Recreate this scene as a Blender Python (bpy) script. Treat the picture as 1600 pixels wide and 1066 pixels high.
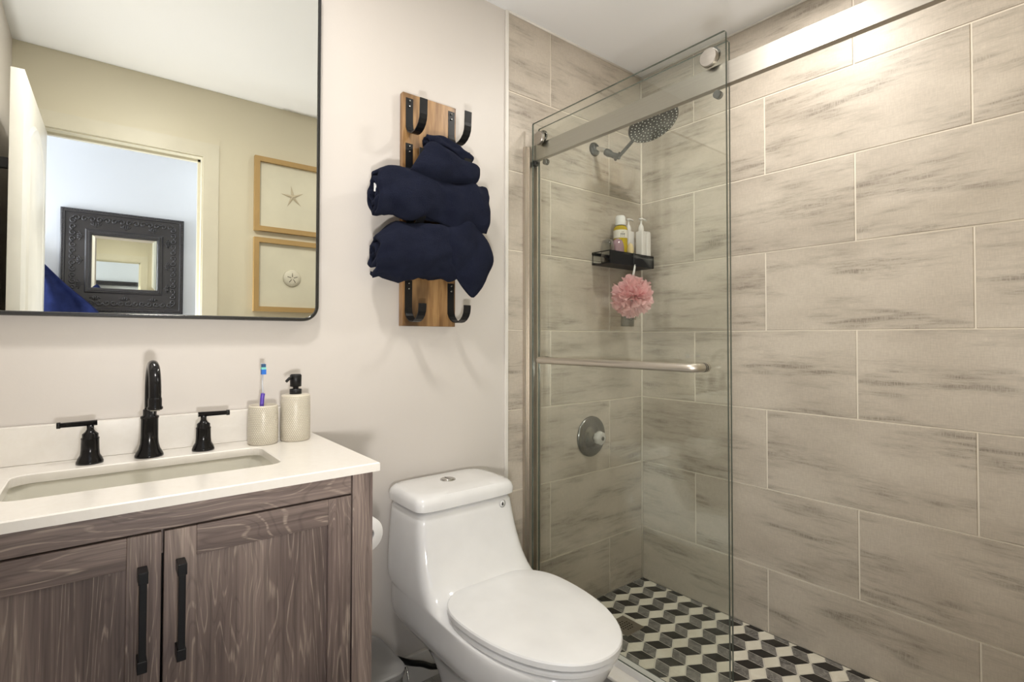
import bpy, bmesh, math, random
from mathutils import Vector, Matrix, noise
random.seed(7)
for o in list(bpy.data.objects): bpy.data.objects.remove(o)
SC = bpy.context.scene
COL = SC.collection
PI = math.pi

# ------------------------------------------------------------------ camera
CAM_P = Vector((-2.0616, -1.5283, 1.13934))
yaw, pit, rol = 0.66447, 0.01902, 0.002065
d = Vector((math.sin(yaw)*math.cos(pit), math.cos(yaw)*math.cos(pit), math.sin(pit)))
r = Vector((math.cos(yaw), -math.sin(yaw), 0)); u = r.cross(d)
r2 = math.cos(rol)*r + math.sin(rol)*u; u2 = -math.sin(rol)*r + math.cos(rol)*u
cam = bpy.data.cameras.new('camera'); camo = bpy.data.objects.new('camera', cam); COL.objects.link(camo)
m = Matrix.Identity(4)
for i in range(3):
    m[i][0] = r2[i]; m[i][1] = u2[i]; m[i][2] = -d[i]; m[i][3] = CAM_P[i]
camo.matrix_world = m
cam.sensor_width = 36; cam.lens = 36*804.18/1600; cam.shift_x = 18.706/1600; cam.shift_y = -19.923/1600
cam.clip_start = 0.02; cam.clip_end = 50
SC.camera = camo

# ------------------------------------------------------------------ world, lights, exposure
w = bpy.data.worlds.new('world'); SC.world = w; w.use_nodes = True
w.node_tree.nodes['Background'].inputs[0].default_value = (.75, .85, 1, 1)
w.node_tree.nodes['Background'].inputs[1].default_value = 0.25
SC.view_settings.view_transform = 'Standard'; SC.view_settings.look = 'None'
SC.view_settings.exposure = 0.33; SC.view_settings.gamma = 1
H_CEIL = 2.402
CANS = [(-1.85, -.66, 9.5, (1, .955, .895)), (-.45, -.80, 6.5, (1, .955, .89))]
HALL_FILL = 4.0
DAYLIGHT_FILL = 34.0
CAMERA_FILL = 46.0   # unseen fill spot added beside the camera to brighten the room

def area(name, loc, rot, size, power, col, shape='DISK', sy=None):
    l = bpy.data.lights.new(name, 'AREA'); l.shape = shape; l.size = size
    if sy: l.size_y = sy
    l.energy = power; l.color = col
    o = bpy.data.objects.new(name, l); COL.objects.link(o); o.location = loc; o.rotation_euler = rot
    return o
for (x, y, pw, c) in CANS:
    area('ceiling_lamp_light', (x, y, H_CEIL-.012), (0, 0, 0), .15, pw, c)
area('hall_overhead_fill', (-1.2, -1.98, H_CEIL-.03), (0, 0, 0), .5, HALL_FILL, (.86, .93, 1))  # unseen cool fill added under the hall ceiling, no fixture there
area('hall_daylight_fill', (-3.18, -1.98, 1.4), (0, math.radians(-90), 0), 1.0, DAYLIGHT_FILL, (.86, .92, 1), 'RECTANGLE', .7)  # added cool fill standing in for daylight, the hall has no window

fl = bpy.data.lights.new('camera_side_fill', 'SPOT'); fl.energy = CAMERA_FILL; fl.color = (1, .96, .91); fl.spot_size = math.radians(160); fl.spot_blend = 1; fl.shadow_soft_size = .05
flo = bpy.data.objects.new('camera_side_fill', fl); COL.objects.link(flo); flo.location = (-1.99, -1.47, .91)
flo.rotation_euler = (Vector((-.95, -.50, 2.15))-flo.location).to_track_quat('-Z', 'Y').to_euler()

# ------------------------------------------------------------------ helpers
def link(name, bm, mats, parent=None, smooth=False, loc=None, sub=0, auto=None):
    me = bpy.data.meshes.new(name); 
    bmesh.ops.recalc_face_normals(bm, faces=bm.faces) if auto != 'keep' else None
    bm.to_mesh(me); bm.free()
    if not isinstance(mats, (list, tuple)): mats = [mats]
    for mm in mats: me.materials.append(mm)
    if smooth:
        for p in me.polygons: p.use_smooth = True
    o = bpy.data.objects.new(name, me); COL.objects.link(o)
    if parent is not None:
        o.parent = parent
        o.matrix_parent_inverse = Matrix.Translation(-wloc(parent))
    if sub:
        s = o.modifiers.new('s', 'SUBSURF'); s.levels = sub; s.render_levels = sub
    if smooth == 'angle':
        e = o.modifiers.new('e', 'EDGE_SPLIT'); e.split_angle = math.radians(35)
    return o
def wloc(o):
    v = Vector(o.location); p = o.parent
    while p is not None and o.matrix_parent_inverse == Matrix.Identity(4):
        v += Vector(p.location); p = p.parent; break
    return v if o.parent is None else Vector((0, 0, 0)) + (Vector(o.location) + (o.matrix_parent_inverse.translation + root_loc(o)))
def root_loc(o):
    while o.parent is not None: o = o.parent
    return Vector(o.location)
def tag(o, label=None, cat=None, group=None, kind=None):
    if label: o['label'] = label
    if cat: o['category'] = cat
    if group: o['group'] = group
    if kind: o['kind'] = kind
    return o
def thing(name, loc, label, cat, group=None):
    o = bpy.data.objects.new(name, None); COL.objects.link(o); o.location = loc; o.empty_display_size = .05
    return tag(o, label, cat, group)
def struct(name, bm, mats, **k):
    return tag(link(name, bm, mats, **k), kind='structure')

def box(bm, a, b, mi=0, bev=0, seg=2):
    ax, ay, az = [min(a[i], b[i]) for i in range(3)]; bx, by, bz = [max(a[i], b[i]) for i in range(3)]
    t = bmesh.new() if bev else bm
    vs = [t.verts.new((x, y, z)) for x in (ax, bx) for y in (ay, by) for z in (az, bz)]
    fs = [t.faces.new([vs[i] for i in f]) for f in ((0,1,3,2),(4,6,7,5),(0,4,5,1),(2,3,7,6),(0,2,6,4),(1,5,7,3))]
    for f in fs: f.material_index = mi
    if bev:
        bmesh.ops.bevel(t, geom=list(t.edges), offset=bev, segments=seg, profile=.5, affect='EDGES')
        merge(bm, t, mi)
    return fs
def merge(bm, t, mi=None):
    mp = {v: bm.verts.new(v.co) for v in t.verts}
    for f in t.faces:
        try:
            nf = bm.faces.new([mp[v] for v in f.verts]); nf.smooth = f.smooth
            nf.material_index = f.material_index if mi is None else mi
        except ValueError: pass
    t.free()
def tube(bm, pts, rad, n=12, cap=True, mi=0, closed=False):
    pts = [Vector(p) for p in pts]; rr = rad if isinstance(rad, (list, tuple)) else [rad]*len(pts)
    rings = []; prev = None; N = len(pts)
    for i, p in enumerate(pts):
        if closed: t = (pts[(i+1) % N]-pts[i-1]).normalized()
        else: t = (pts[min(i+1, N-1)]-pts[max(i-1, 0)]).normalized()
        if prev is None:
            a = Vector((0, 0, 1)) if abs(t.z) < .9 else Vector((1, 0, 0)); x = t.cross(a).normalized()
        else: x = (prev - t*prev.dot(t)).normalized()
        prev = x; y = t.cross(x)
        rings.append([bm.verts.new(p + rr[i]*(math.cos(2*PI*k/n)*x + math.sin(2*PI*k/n)*y)) for k in range(n)])
    M = N if closed else N-1
    for i in range(M):
        A, B = rings[i], rings[(i+1) % N]
        for k in range(n):
            f = bm.faces.new((A[k], A[(k+1) % n], B[(k+1) % n], B[k])); f.smooth = True; f.material_index = mi
    if cap and not closed:
        for R in (rings[0], rings[-1]):
            f = bm.faces.new(R); f.material_index = mi
def lathe(bm, prof, c=(0, 0, 0), axis=(0, 0, 1), n=28, mi=0, cap=True):
    c = Vector(c); ax = Vector(axis).normalized()
    q = Vector((0, 0, 1)).rotation_difference(ax)
    rings = []
    for (rad, h) in prof:
        rings.append([bm.verts.new(c + q @ Vector((rad*math.cos(2*PI*k/n), rad*math.sin(2*PI*k/n), h))) for k in range(n)])
    for A, B in zip(rings, rings[1:]):
        for k in range(n):
            f = bm.faces.new((A[k], A[(k+1) % n], B[(k+1) % n], B[k])); f.smooth = True; f.material_index = mi
    if cap:
        for R in (rings[0], rings[-1]):
            if (R[0].co-R[n//2].co).length > 1e-5:
                f = bm.faces.new(R); f.material_index = mi
def loft(bm, loops, mi=0, cap=(True, True), smooth=True):
    rings = [[bm.verts.new(p) for p in L] for L in loops]; n = len(rings[0])
    for A, B in zip(rings, rings[1:]):
        for k in range(n):
            f = bm.faces.new((A[k], A[(k+1) % n], B[(k+1) % n], B[k])); f.smooth = smooth; f.material_index = mi
    if cap[0]: f = bm.faces.new(rings[0]); f.material_index = mi; f.smooth = smooth
    if cap[1]: f = bm.faces.new(rings[-1]); f.material_index = mi; f.smooth = smooth
    return rings
def rrect(x0, x1, y0, y1, rad, n=6):
    out = []
    for (cx, cy, a0) in ((x1-rad, y1-rad, 0), (x0+rad, y1-rad, 90), (x0+rad, y0+rad, 180), (x1-rad, y0+rad, 270)):
        for k in range(n+1):
            a = math.radians(a0 + 90*k/n); out.append((cx+rad*math.cos(a), cy+rad*math.sin(a)))
    return out
def catmull(P, m=6):
    P = [Vector(p) for p in P]; out = []
    Q = [2*P[0]-P[1]] + P + [2*P[-1]-P[-2]]
    for i in range(1, len(Q)-2):
        for k in range(m):
            t = k/m; a, b, c, e = Q[i-1], Q[i], Q[i+1], Q[i+2]
            out.append(.5*((2*b)+(-a+c)*t+(2*a-5*b+4*c-e)*t*t+(-a+3*b-3*c+e)*t**3))
    out.append(P[-1]); return out

# ------------------------------------------------------------------ materials
class NT:
    def __init__(s, name):
        s.m = bpy.data.materials.new(name); s.m.use_nodes = True; s.t = s.m.node_tree; s.n = s.t.nodes
        s.b = s.n['Principled BSDF']; s.out = s.n['Material Output']
    def new(s, typ, **k):
        o = s.n.new(typ)
        for a, v in k.items(): setattr(o, a, v)
        return o
    def l(s, a, b): s.t.links.new(a, b)
    def val(s, sock, v): sock.default_value = v
    def math(s, op, a, b=None, c=None, clamp=False):
        o = s.new('ShaderNodeMath', operation=op, use_clamp=clamp)
        for i, v in enumerate((a, b, c)):
            if v is None: continue
            if hasattr(v, 'is_output'): s.l(v, o.inputs[i])
            else: o.inputs[i].default_value = v
        return o.outputs[0]
    def noise(s, vec, scale, detail=4, rough=.5, dist=0):
        o = s.new('ShaderNodeTexNoise'); s.l(vec, o.inputs['Vector']); o.inputs['Scale'].default_value = scale
        o.inputs['Detail'].default_value = detail; o.inputs['Roughness'].default_value = rough; o.inputs['Distortion'].default_value = dist
        return o.outputs['Fac']
    def mapping(s, vec, sc=(1, 1, 1), loc=(0, 0, 0), rot=(0, 0, 0)):
        o = s.new('ShaderNodeMapping'); s.l(vec, o.inputs[0]); o.inputs['Scale'].default_value = sc
        o.inputs['Location'].default_value = loc; o.inputs['Rotation'].default_value = rot; return o.outputs[0]
    def ramp(s, fac, stops):
        o = s.new('ShaderNodeValToRGB'); e = o.color_ramp.elements
        while len(e) < len(stops): e.new(.5)
        for i, (p, c) in enumerate(stops):
            e[i].position = p; e[i].color = (*c, 1) if len(c) == 3 else c
        s.l(fac, o.inputs[0]); return o.outputs[0]
    def mix(s, fac, a, b, mode='MIX'):
        o = s.new('ShaderNodeMix', data_type='RGBA', blend_type=mode)
        for sock, v in ((o.inputs[0], fac), (o.inputs[6], a), (o.inputs[7], b)):
            if hasattr(v, 'is_output'): s.l(v, sock)
            elif isinstance(v, (int, float)): sock.default_value = v
            else: sock.default_value = (*v, 1) if len(v) == 3 else v
        return o.outputs[2]
    def bump(s, h, strength=.2, dist=.002):
        o = s.new('ShaderNodeBump'); o.inputs['Strength'].default_value = strength; o.inputs['Distance'].default_value = dist
        s.l(h, o.inputs['Height']); s.l(o.outputs[0], s.b.inputs['Normal'])
    def tc(s, w='Object'): return s.new('ShaderNodeTexCoord').outputs[w]
    def pos(s): return s.new('ShaderNodeNewGeometry').outputs['Position']
def sr(r, g, b):
    f = lambda c: ((c/255+.055)/1.055)**2.4 if c > 10 else c/255/12.92
    return (f(r), f(g), f(b))
def plain(name, col, rough=.5, metal=0, spec=.5, coat=0, bumpsc=None, bs=.1, sheen=0, trans=0, ior=1.45):
    k = NT(name); b = k.b
    c = k.noise(k.tc(), 9, 3)
    colr = k.ramp(c, [(.3, tuple(x*.96 for x in col)), (.7, tuple(min(1, x*1.03) for x in col))])
    k.l(colr, b.inputs['Base Color'])
    b.inputs['Roughness'].default_value = rough; b.inputs['Metallic'].default_value = metal
    b.inputs['Specular IOR Level'].default_value = spec; b.inputs['Coat Weight'].default_value = coat
    b.inputs['Coat Roughness'].default_value = .05; b.inputs['Sheen Weight'].default_value = sheen
    b.inputs['Transmission Weight'].default_value = trans; b.inputs['IOR'].default_value = ior
    if bumpsc: k.bump(k.noise(k.tc(), bumpsc, 4), bs, .001)
    return k.m

def paint(name, col, rough=.45):
    k = NT(name); k.b.inputs['Roughness'].default_value = rough
    n = k.noise(k.pos(), 3, 2)
    k.l(k.ramp(n, [(.3, tuple(x*.985 for x in col)), (.7, col)]), k.b.inputs['Base Color'])
    k.bump(k.noise(k.pos(), 180, 3), .12, .001); return k.m
M_PAINT = paint('wall_paint', (.65, .61, .57))
M_PAINT2 = paint('front_wall_paint', (.62, .575, .44))
M_CEIL = paint('ceiling_paint', (.90, .915, .94), .7)
M_HALL = paint('hall_paint', (.68, .69, .74), .6)
M_TRIM = plain('white_trim', (.74, .71, .66), .35)
M_DOOR = plain('door_paint', (.78, .77, .72), .35)

def tile_mat():
    k = NT('wood_look_tile'); uv = k.new('ShaderNodeUVMap', uv_map='UVMap').outputs[0]
    base = k.noise(k.mapping(uv, (1.2, 2.2, 1)), 2.2, 5, .55)
    st = k.noise(k.mapping(uv, (3.0, 26, 1)), 2.0, 8, .68, 0)
    patch = k.noise(k.mapping(uv, (1.3, 5.0, 1), (7, 3, 0)), 2.2, 5, .55)
    fine = k.noise(k.mapping(uv, (10, 60, 1)), 5, 4, .6)
    cross = k.noise(k.mapping(uv, (70, 9, 1)), 4, 3, .6)
    c1 = k.ramp(base, [(.3, (.44, .385, .32)), (.62, (.545, .485, .41))])
    mask = k.math('MULTIPLY', k.ramp(st, [(.45, (0, 0, 0)), (.62, (1, 1, 1))]), k.ramp(patch, [(.46, (0, 0, 0)), (.60, (1, 1, 1))]))
    mask = k.math('MULTIPLY', mask, k.ramp(cross, [(.36, (.25, .25, .25)), (.56, (1, 1, 1))]))
    soft = k.ramp(patch, [(.45, (0, 0, 0)), (.75, (1, 1, 1))])
    c2 = k.mix(k.math('MULTIPLY', soft, .38), c1, (.33, .29, .235))
    c2 = k.mix(k.math('MULTIPLY', mask, .78), c2, (.17, .143, .112))
    f2 = k.math('ADD', k.math('MULTIPLY', fine, .5), k.math('MULTIPLY', cross, .5))
    c3 = k.mix(.32, c2, k.ramp(f2, [(.38, (.38, .38, .38)), (.62, (.62, .62, .62))]), 'OVERLAY')
    k.l(c3, k.b.inputs['Base Color']); k.b.inputs['Roughness'].default_value = .42
    k.bump(f2, .10, .001); return k.m
M_TILE = tile_mat()
M_GROUT = plain('light_grout', (.74, .68, .58), .8, bumpsc=300)
M_GROUT_W = plain('floor_grout', (.66, .62, .54), .8, bumpsc=300)
def stone(name, c1, c2, sc=14, rough=.22, veins=None):
    k = NT(name); p = k.pos()
    n = k.noise(p, sc, 6, .6, .8)
    col = k.ramp(n, [(.35, c1), (.65, c2)])
    if veins:
        v = k.noise(p, sc*.6, 5, .6, 2.0)
        band = k.ramp(v, [(.475, (0, 0, 0)), (.5, (1, 1, 1)), (.525, (0, 0, 0))])
        col = k.mix(k.math('MULTIPLY', band, .5), col, veins)
    k.l(col, k.b.inputs['Base Color']); k.b.inputs['Roughness'].default_value = rough; return k.m
M_MBLK = stone('mosaic_black', (.008, .007, .007), (.02, .018, .017), 30)
M_MGRY = stone('mosaic_grey', (.10, .095, .09), (.24, .225, .21), 22, .2, (.42, .40, .38))
M_MCRM = stone('mosaic_cream', (.74, .69, .58), (.84, .80, .70), 12, .25)
M_FLOOR = stone('floor_tile', (.33, .31, .30), (.50, .48, .46), 4, .25, (.6, .58, .56))
M_QUARTZ = stone('white_quartz', (.80, .765, .71), (.82, .79, .74), 60, .18)
M_CERAM = plain('white_ceramic', (.80, .80, .80), .08, spec=.6, coat=.6)
M_BASIN = plain('basin_ceramic', (.74, .72, .64), .12, spec=.6, coat=.4)
M_SEAT = plain('white_seat_plastic', (.81, .81, .81), .16, spec=.5)
M_BLACK = plain('matte_black_metal', (.008, .008, .009), .38, spec=.35)
M_ORB = plain('dark_faucet_metal', (.006, .0055, .006), .16, metal=.0, spec=.35)
M_BLKMIR = plain('black_mirror_frame', (.015, .015, .015), .22, spec=.8)
def brushed(name, col, rough=.3):
    k = NT(name); n = k.noise(k.mapping(k.tc(), (300, 3, 300)), 1, 3)
    k.l(k.ramp(n, [(.3, tuple(x*.92 for x in col)), (.7, col)]), k.b.inputs['Base Color'])
    k.b.inputs['Metallic'].default_value = 1; k.b.inputs['Roughness'].default_value = rough; return k.m
M_NICKEL = brushed('brushed_nickel', (.62, .57, .50), .42)
M_CHROME = brushed('chrome', (.62, .61, .59), .13)
M_DCHROME = brushed('dark_chrome', (.20, .195, .185), .2)
M_ARM = plain('dark_arm_metal', (.022, .022, .022), .2, spec=.6)
M_CAP = brushed('roller_cap_metal', (.40, .37, .33), .35)
M_RAIL = brushed('rail_metal', (.40, .37, .325), .33)
M_STEEL = brushed('steel_grate', (.42, .38, .33), .4)

def wood(name, vertical, seed=0, dark=1.0):
    k = NT(name); p = k.pos()
    # s: coordinate scale along (x,y,z); grain runs along z when vertical else along x
    sc = (1, 1, .14) if vertical else (.14, 1, 1)
    q = k.mapping(p, sc, (seed*3.1, 0, seed*1.7))
    big = k.noise(q, 6.5, 3, .5, .5)
    rings = k.math('FRACT', k.math('MULTIPLY', big, 26))
    tri = k.math('ABSOLUTE', k.math('SUBTRACT', rings, .5))
    f1 = (170, 170, 4) if vertical else (4, 170, 170)
    st = k.noise(k.mapping(p, f1), 1, 4, .6)
    f2 = (330, 330, 14) if vertical else (14, 330, 330)
    st2 = k.noise(k.mapping(p, f2), 1, 3, .6)
    tone = k.noise(k.mapping(p, (9, 9, 1.6) if vertical else (1.6, 9, 9)), 1, 3)
    c = k.ramp(tone, [(.3, sr(88, 75, 72)), (.5, sr(119, 104, 99)), (.72, sr(155, 139, 131))])
    c = k.mix(.6, c, k.ramp(st, [(.3, (.2, .2, .2)), (.7, (.72, .72, .72))]), 'OVERLAY')
    darkl = k.ramp(tri, [(.0, (1, 1, 1)), (.09, (0, 0, 0))])
    c = k.mix(k.math('MULTIPLY', darkl, .28), c, sr(62, 50, 48))
    pale = k.math('MULTIPLY', k.ramp(tri, [(.40, (0, 0, 0)), (.47, (1, 1, 1))]), k.ramp(st2, [(.40, (0, 0, 0)), (.58, (1, 1, 1))]))
    c = k.mix(k.math('MULTIPLY', pale, .55), c, sr(190, 174, 160))
    kn = k.new('ShaderNodeTexVoronoi'); k.l(k.mapping(p, (3.2, 3.2, 1.5) if vertical else (1.5, 3.2, 3.2), (seed, 0, seed)), kn.inputs['Vector'])
    kn.inputs['Scale'].default_value = 1.6
    knot = k.ramp(kn.outputs['Distance'], [(.0, (1, 1, 1)), (.07, (0, 0, 0))])
    c = k.mix(k.math('MULTIPLY', knot, .6), c, sr(48, 38, 36))
    if dark != 1.0: c = k.mix(1, c, (dark, dark, dark), 'MULTIPLY')
    k.l(c, k.b.inputs['Base Color']); k.b.inputs['Roughness'].default_value = .48
    k.bump(st, .35, .0012); return k.m
M_WV = wood('grey_oak_upright', True, 0.0)
M_WV2 = wood('grey_oak_upright_b', True, 2.3)
M_WH = wood('grey_oak_level', False, 1.0)
M_GAP = plain('shadow_gap_black', (.01, .009, .009), .9)

def pine():
    k = NT('stained_pine'); p = k.pos()
    n = k.noise(k.mapping(p, (60, 60, 5)), 1, 4, .6, .4)
    t = k.noise(k.mapping(p, (9, 9, 3)), 1, 3)
    c = k.ramp(n, [(.3, sr(128, 92, 56)), (.6, sr(176, 138, 92))])
    c = k.mix(k.ramp(t, [(.42, (0, 0, 0)), (.62, (1, 1, 1))]), c, sr(74, 52, 32))
    k.l(c, k.b.inputs['Base Color']); k.b.inputs['Roughness'].default_value = .35; k.bump(n, .2, .001); return k.m
M_PINE = pine()
M_OAKFR = plain('light_oak_frame', sr(172, 142, 92), .5, bumpsc=60)

def terry(name, col, col2):
    k = NT(name); n = k.noise(k.pos(), 420, 3, .7); n2 = k.noise(k.pos(), 26, 3)
    k.l(k.mix(.5, k.ramp(n, [(.35, col), (.7, col2)]), k.ramp(n2, [(.3, col), (.7, col2)])), k.b.inputs['Base Color'])
    k.b.inputs['Roughness'].default_value = .95; k.b.inputs['Sheen Weight'].default_value = .10; k.b.inputs['Specular IOR Level'].default_value = .1
    k.b.inputs['Sheen Tint'].default_value = (.35, .4, .6, 1)
    k.bump(k.math('ADD', k.math('MULTIPLY', n, 1.6), n2), 1.0, .004); return k.m
M_NAVY = terry('navy_terry', (.0055, .0068, .018), (.012, .0155, .036))
M_BLUE = terry('blue_cloth', (.008, .012, .06), (.03, .045, .17))

def glass():
    k = NT('shower_glass'); k.n.remove(k.b)
    g = k.new('ShaderNodeNewGeometry'); dt = k.new('ShaderNodeVectorMath', operation='DOT_PRODUCT')
    k.l(g.outputs['Normal'], dt.inputs[0]); k.l(g.outputs['Incoming'], dt.inputs[1])
    c = k.math('ABSOLUTE', dt.outputs['Value']); f = k.math('POWER', k.math('SUBTRACT', 1.0, c, clamp=True), 5.0)
    f = k.math('ADD', k.math('MULTIPLY', f, .965), .035)
    tr = k.new('ShaderNodeBsdfTransparent'); tr.inputs[0].default_value = (.975, .983, .972, 1)
    gl = k.new('ShaderNodeBsdfGlossy'); gl.inputs['Roughness'].default_value = .0; gl.inputs[0].default_value = (.9, .95, .9, 1)
    mx = k.new('ShaderNodeMixShader'); k.l(f, mx.inputs[0]); k.l(tr.outputs[0], mx.inputs[1]); k.l(gl.outputs[0], mx.inputs[2])
    k.l(mx.outputs[0], k.out.inputs[0]); return k.m
M_GLASS = glass()
M_GEDGE = plain('glass_edge', (.08, .10, .085), .12, spec=.8)
def mirror():
    k = NT('mirror_glass'); k.b.inputs['Metallic'].default_value = 1; k.b.inputs['Roughness'].default_value = 0.0
    k.b.inputs['Base Color'].default_value = (.90, .91, .87, 1); return k.m
M_MIRROR = mirror()
def clear(name, col, rough=.05):
    k = NT(name); k.n.remove(k.b)
    tr = k.new('ShaderNodeBsdfTransparent'); tr.inputs[0].default_value = (*col, 1)
    gl = k.new('ShaderNodeBsdfGlossy'); gl.inputs['Roughness'].default_value = rough
    lw = k.new('ShaderNodeLayerWeight'); lw.inputs[0].default_value = .35
    mx = k.new('ShaderNodeMixShader'); k.l(lw.outputs['Facing'], mx.inputs[0]); k.l(tr.outputs[0], mx.inputs[1]); k.l(gl.outputs[0], mx.inputs[2])
    k.l(mx.outputs[0], k.out.inputs[0]); return k.m
M_CLEAR = clear('clear_plastic', (.9, .92, .9))

# ------------------------------------------------------------------ tiled walls
TH = .308; Z0 = 1.17
def tile_wall(name, org, uax, nax, ulen, joints, zmax):
    """tiles as bevelled slabs on a wall: org + u*uax + z, tile face looks along nax"""
    bm = bmesh.new(); uvl = bm.loops.layers.uv.new('UVMap')
    org = Vector(org); uax = Vector(uax); nax = Vector(nax); g = .0021; ch = .0014; dp = .0026
    P = lambda uu, z, dd: org + uax*uu + Vector((0, 0, z)) + nax*dd
    # grout bed
    vs = [bm.verts.new(P(a, b, -dp)) for a, b in ((0, 0), (ulen, 0), (ulen, zmax), (0, zmax))]
    bm.faces.new(vs).material_index = 1
    k0 = math.floor((0-Z0)/TH)
    rnd = random.Random(name)
    for k in range(k0, 6):
        za, zb = max(0, Z0+k*TH), min(zmax, Z0+(k+1)*TH)
        if zb-za < .01: continue
        js = [0] + [j for j in joints[k % 2] if .01 < j < ulen-.01] + [ulen]
        for a, b in zip(js, js[1:]):
            ou, ov = rnd.random()*30, rnd.random()*30
            a2, b2, z2, z3 = a+g, b-g, za+g, zb-g
            t = [rnd.uniform(-.0006, .0006) for _ in range(4)]
            oc = [(a2, z2), (b2, z2), (b2, z3), (a2, z3)]; ic = [(a2+ch, z2+ch), (b2-ch, z2+ch), (b2-ch, z3-ch), (a2+ch, z3-ch)]
            O = [bm.verts.new(P(x, z, -dp)) for x, z in oc]; I = [bm.verts.new(P(x, z, t[i])) for i, (x, z) in enumerate(ic)]
            fs = [bm.faces.new(I)] + [bm.faces.new((O[i], O[(i+1) % 4], I[(i+1) % 4], I[i])) for i in range(4)]
            for f in fs:
                f.material_index = 0
                for lp in f.loops:
                    dv = lp.vert.co-org; lp[uvl].uv = (dv.dot(uax)+ou, dv.z+ov)
    return bm

CAB = .2785
J_R = {0: [CAB+.3055, CAB+.9165], 1: [CAB, CAB+.611, CAB+1.222]}
W_Y = -1.50           # face of the wall with the door
XL = -2.36            # left wall
XT = -.828            # where the tile ends on the back wall
struct('wall_right', tile_wall('right', (0, 0, 0), (0, -1, 0), (-1, 0, 0), -W_Y, J_R, H_CEIL), [M_TILE, M_GROUT], auto='keep')
J_B = {0: [.235], 1: [.60]}
struct('wall_back_tile', tile_wall('back', (0, 0, 0), (-1, 0, 0), (0, -1, 0), -XT, J_B, H_CEIL), [M_TILE, M_GROUT], auto='keep')
bm = bmesh.new(); box(bm, (XL-.12, .003, 0), (.12, .12, H_CEIL)); struct('wall_back', bm, M_PAINT)
bm = bmesh.new(); box(bm, (.004, W_Y-.12, 0), (.12, .003, H_CEIL)); struct('wall_right_core', bm, M_PAINT)
bm = bmesh.new(); box(bm, (XL-.12, W_Y, 0), (XL, .003, H_CEIL)); struct('wall_left', bm, M_PAINT)
# tile edge strip + corner bead
bm = bmesh.new(); box(bm, (XT-.014, -.006, 0), (XT, .003, H_CEIL), bev=.002); struct('trim_1', bm, M_TRIM)
bm = bmesh.new(); tube(bm, [(-.003, -.003, 0), (-.003, -.003, H_CEIL)], .0045, 8); struct('trim_2', bm, M_GROUT)
bm = bmesh.new()
for a, b in (((XL, .0), (0, 0)), ((0, 0), (0, W_Y))):
    pass
tube(bm, [(XT, -.003, H_CEIL-.002), (0, -.003, H_CEIL-.002), ], .005, 8); tube(bm, [(-.003, 0, H_CEIL-.002), (-.003, W_Y, H_CEIL-.002)], .005, 8)
struct('trim_3', bm, M_TRIM)
# wall with the doorway (camera stands in it)
DX0, DX1, DZ = -2.26, -1.655, 2.05
bm = bmesh.new()
box(bm, (XL-.12, W_Y, 0), (DX0-.015, W_Y-.11, H_CEIL)); box(bm, (DX1+.015, W_Y, 0), (.12, W_Y-.11, H_CEIL))
box(bm, (DX0-.015, W_Y, DZ+.015), (DX1+.015, W_Y-.11, H_CEIL)); struct('wall_front', bm, M_PAINT2)
bm = bmesh.new()
box(bm, (DX1, W_Y, 0), (DX1+.015, W_Y-.11, DZ)); box(bm, (DX0-.015, W_Y, 0), (DX0, W_Y-.11, DZ)); box(bm, (DX0-.015, W_Y, DZ), (DX1+.015, W_Y-.11, DZ+.015))
for yy, th in ((W_Y, .010), (W_Y-.11, -.012)):
    box(bm, (DX1+.006, yy, 0), (DX1+.076, yy+th, DZ+.076)); box(bm, (DX0-.09, yy, 0), (DX0-.006, yy+th, DZ+.076)); box(bm, (DX0-.006, yy, DZ+.006), (DX1+.006, yy+th, DZ+.076))
box(bm, (DX1-.012, W_Y-.06, 0), (DX1, W_Y-.045, DZ)); box(bm, (DX0, W_Y-.06, DZ-.012), (DX1, W_Y-.045, DZ))
struct('trim_4', bm, plain('casing_paint', (.62, .585, .47), .4))
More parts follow.
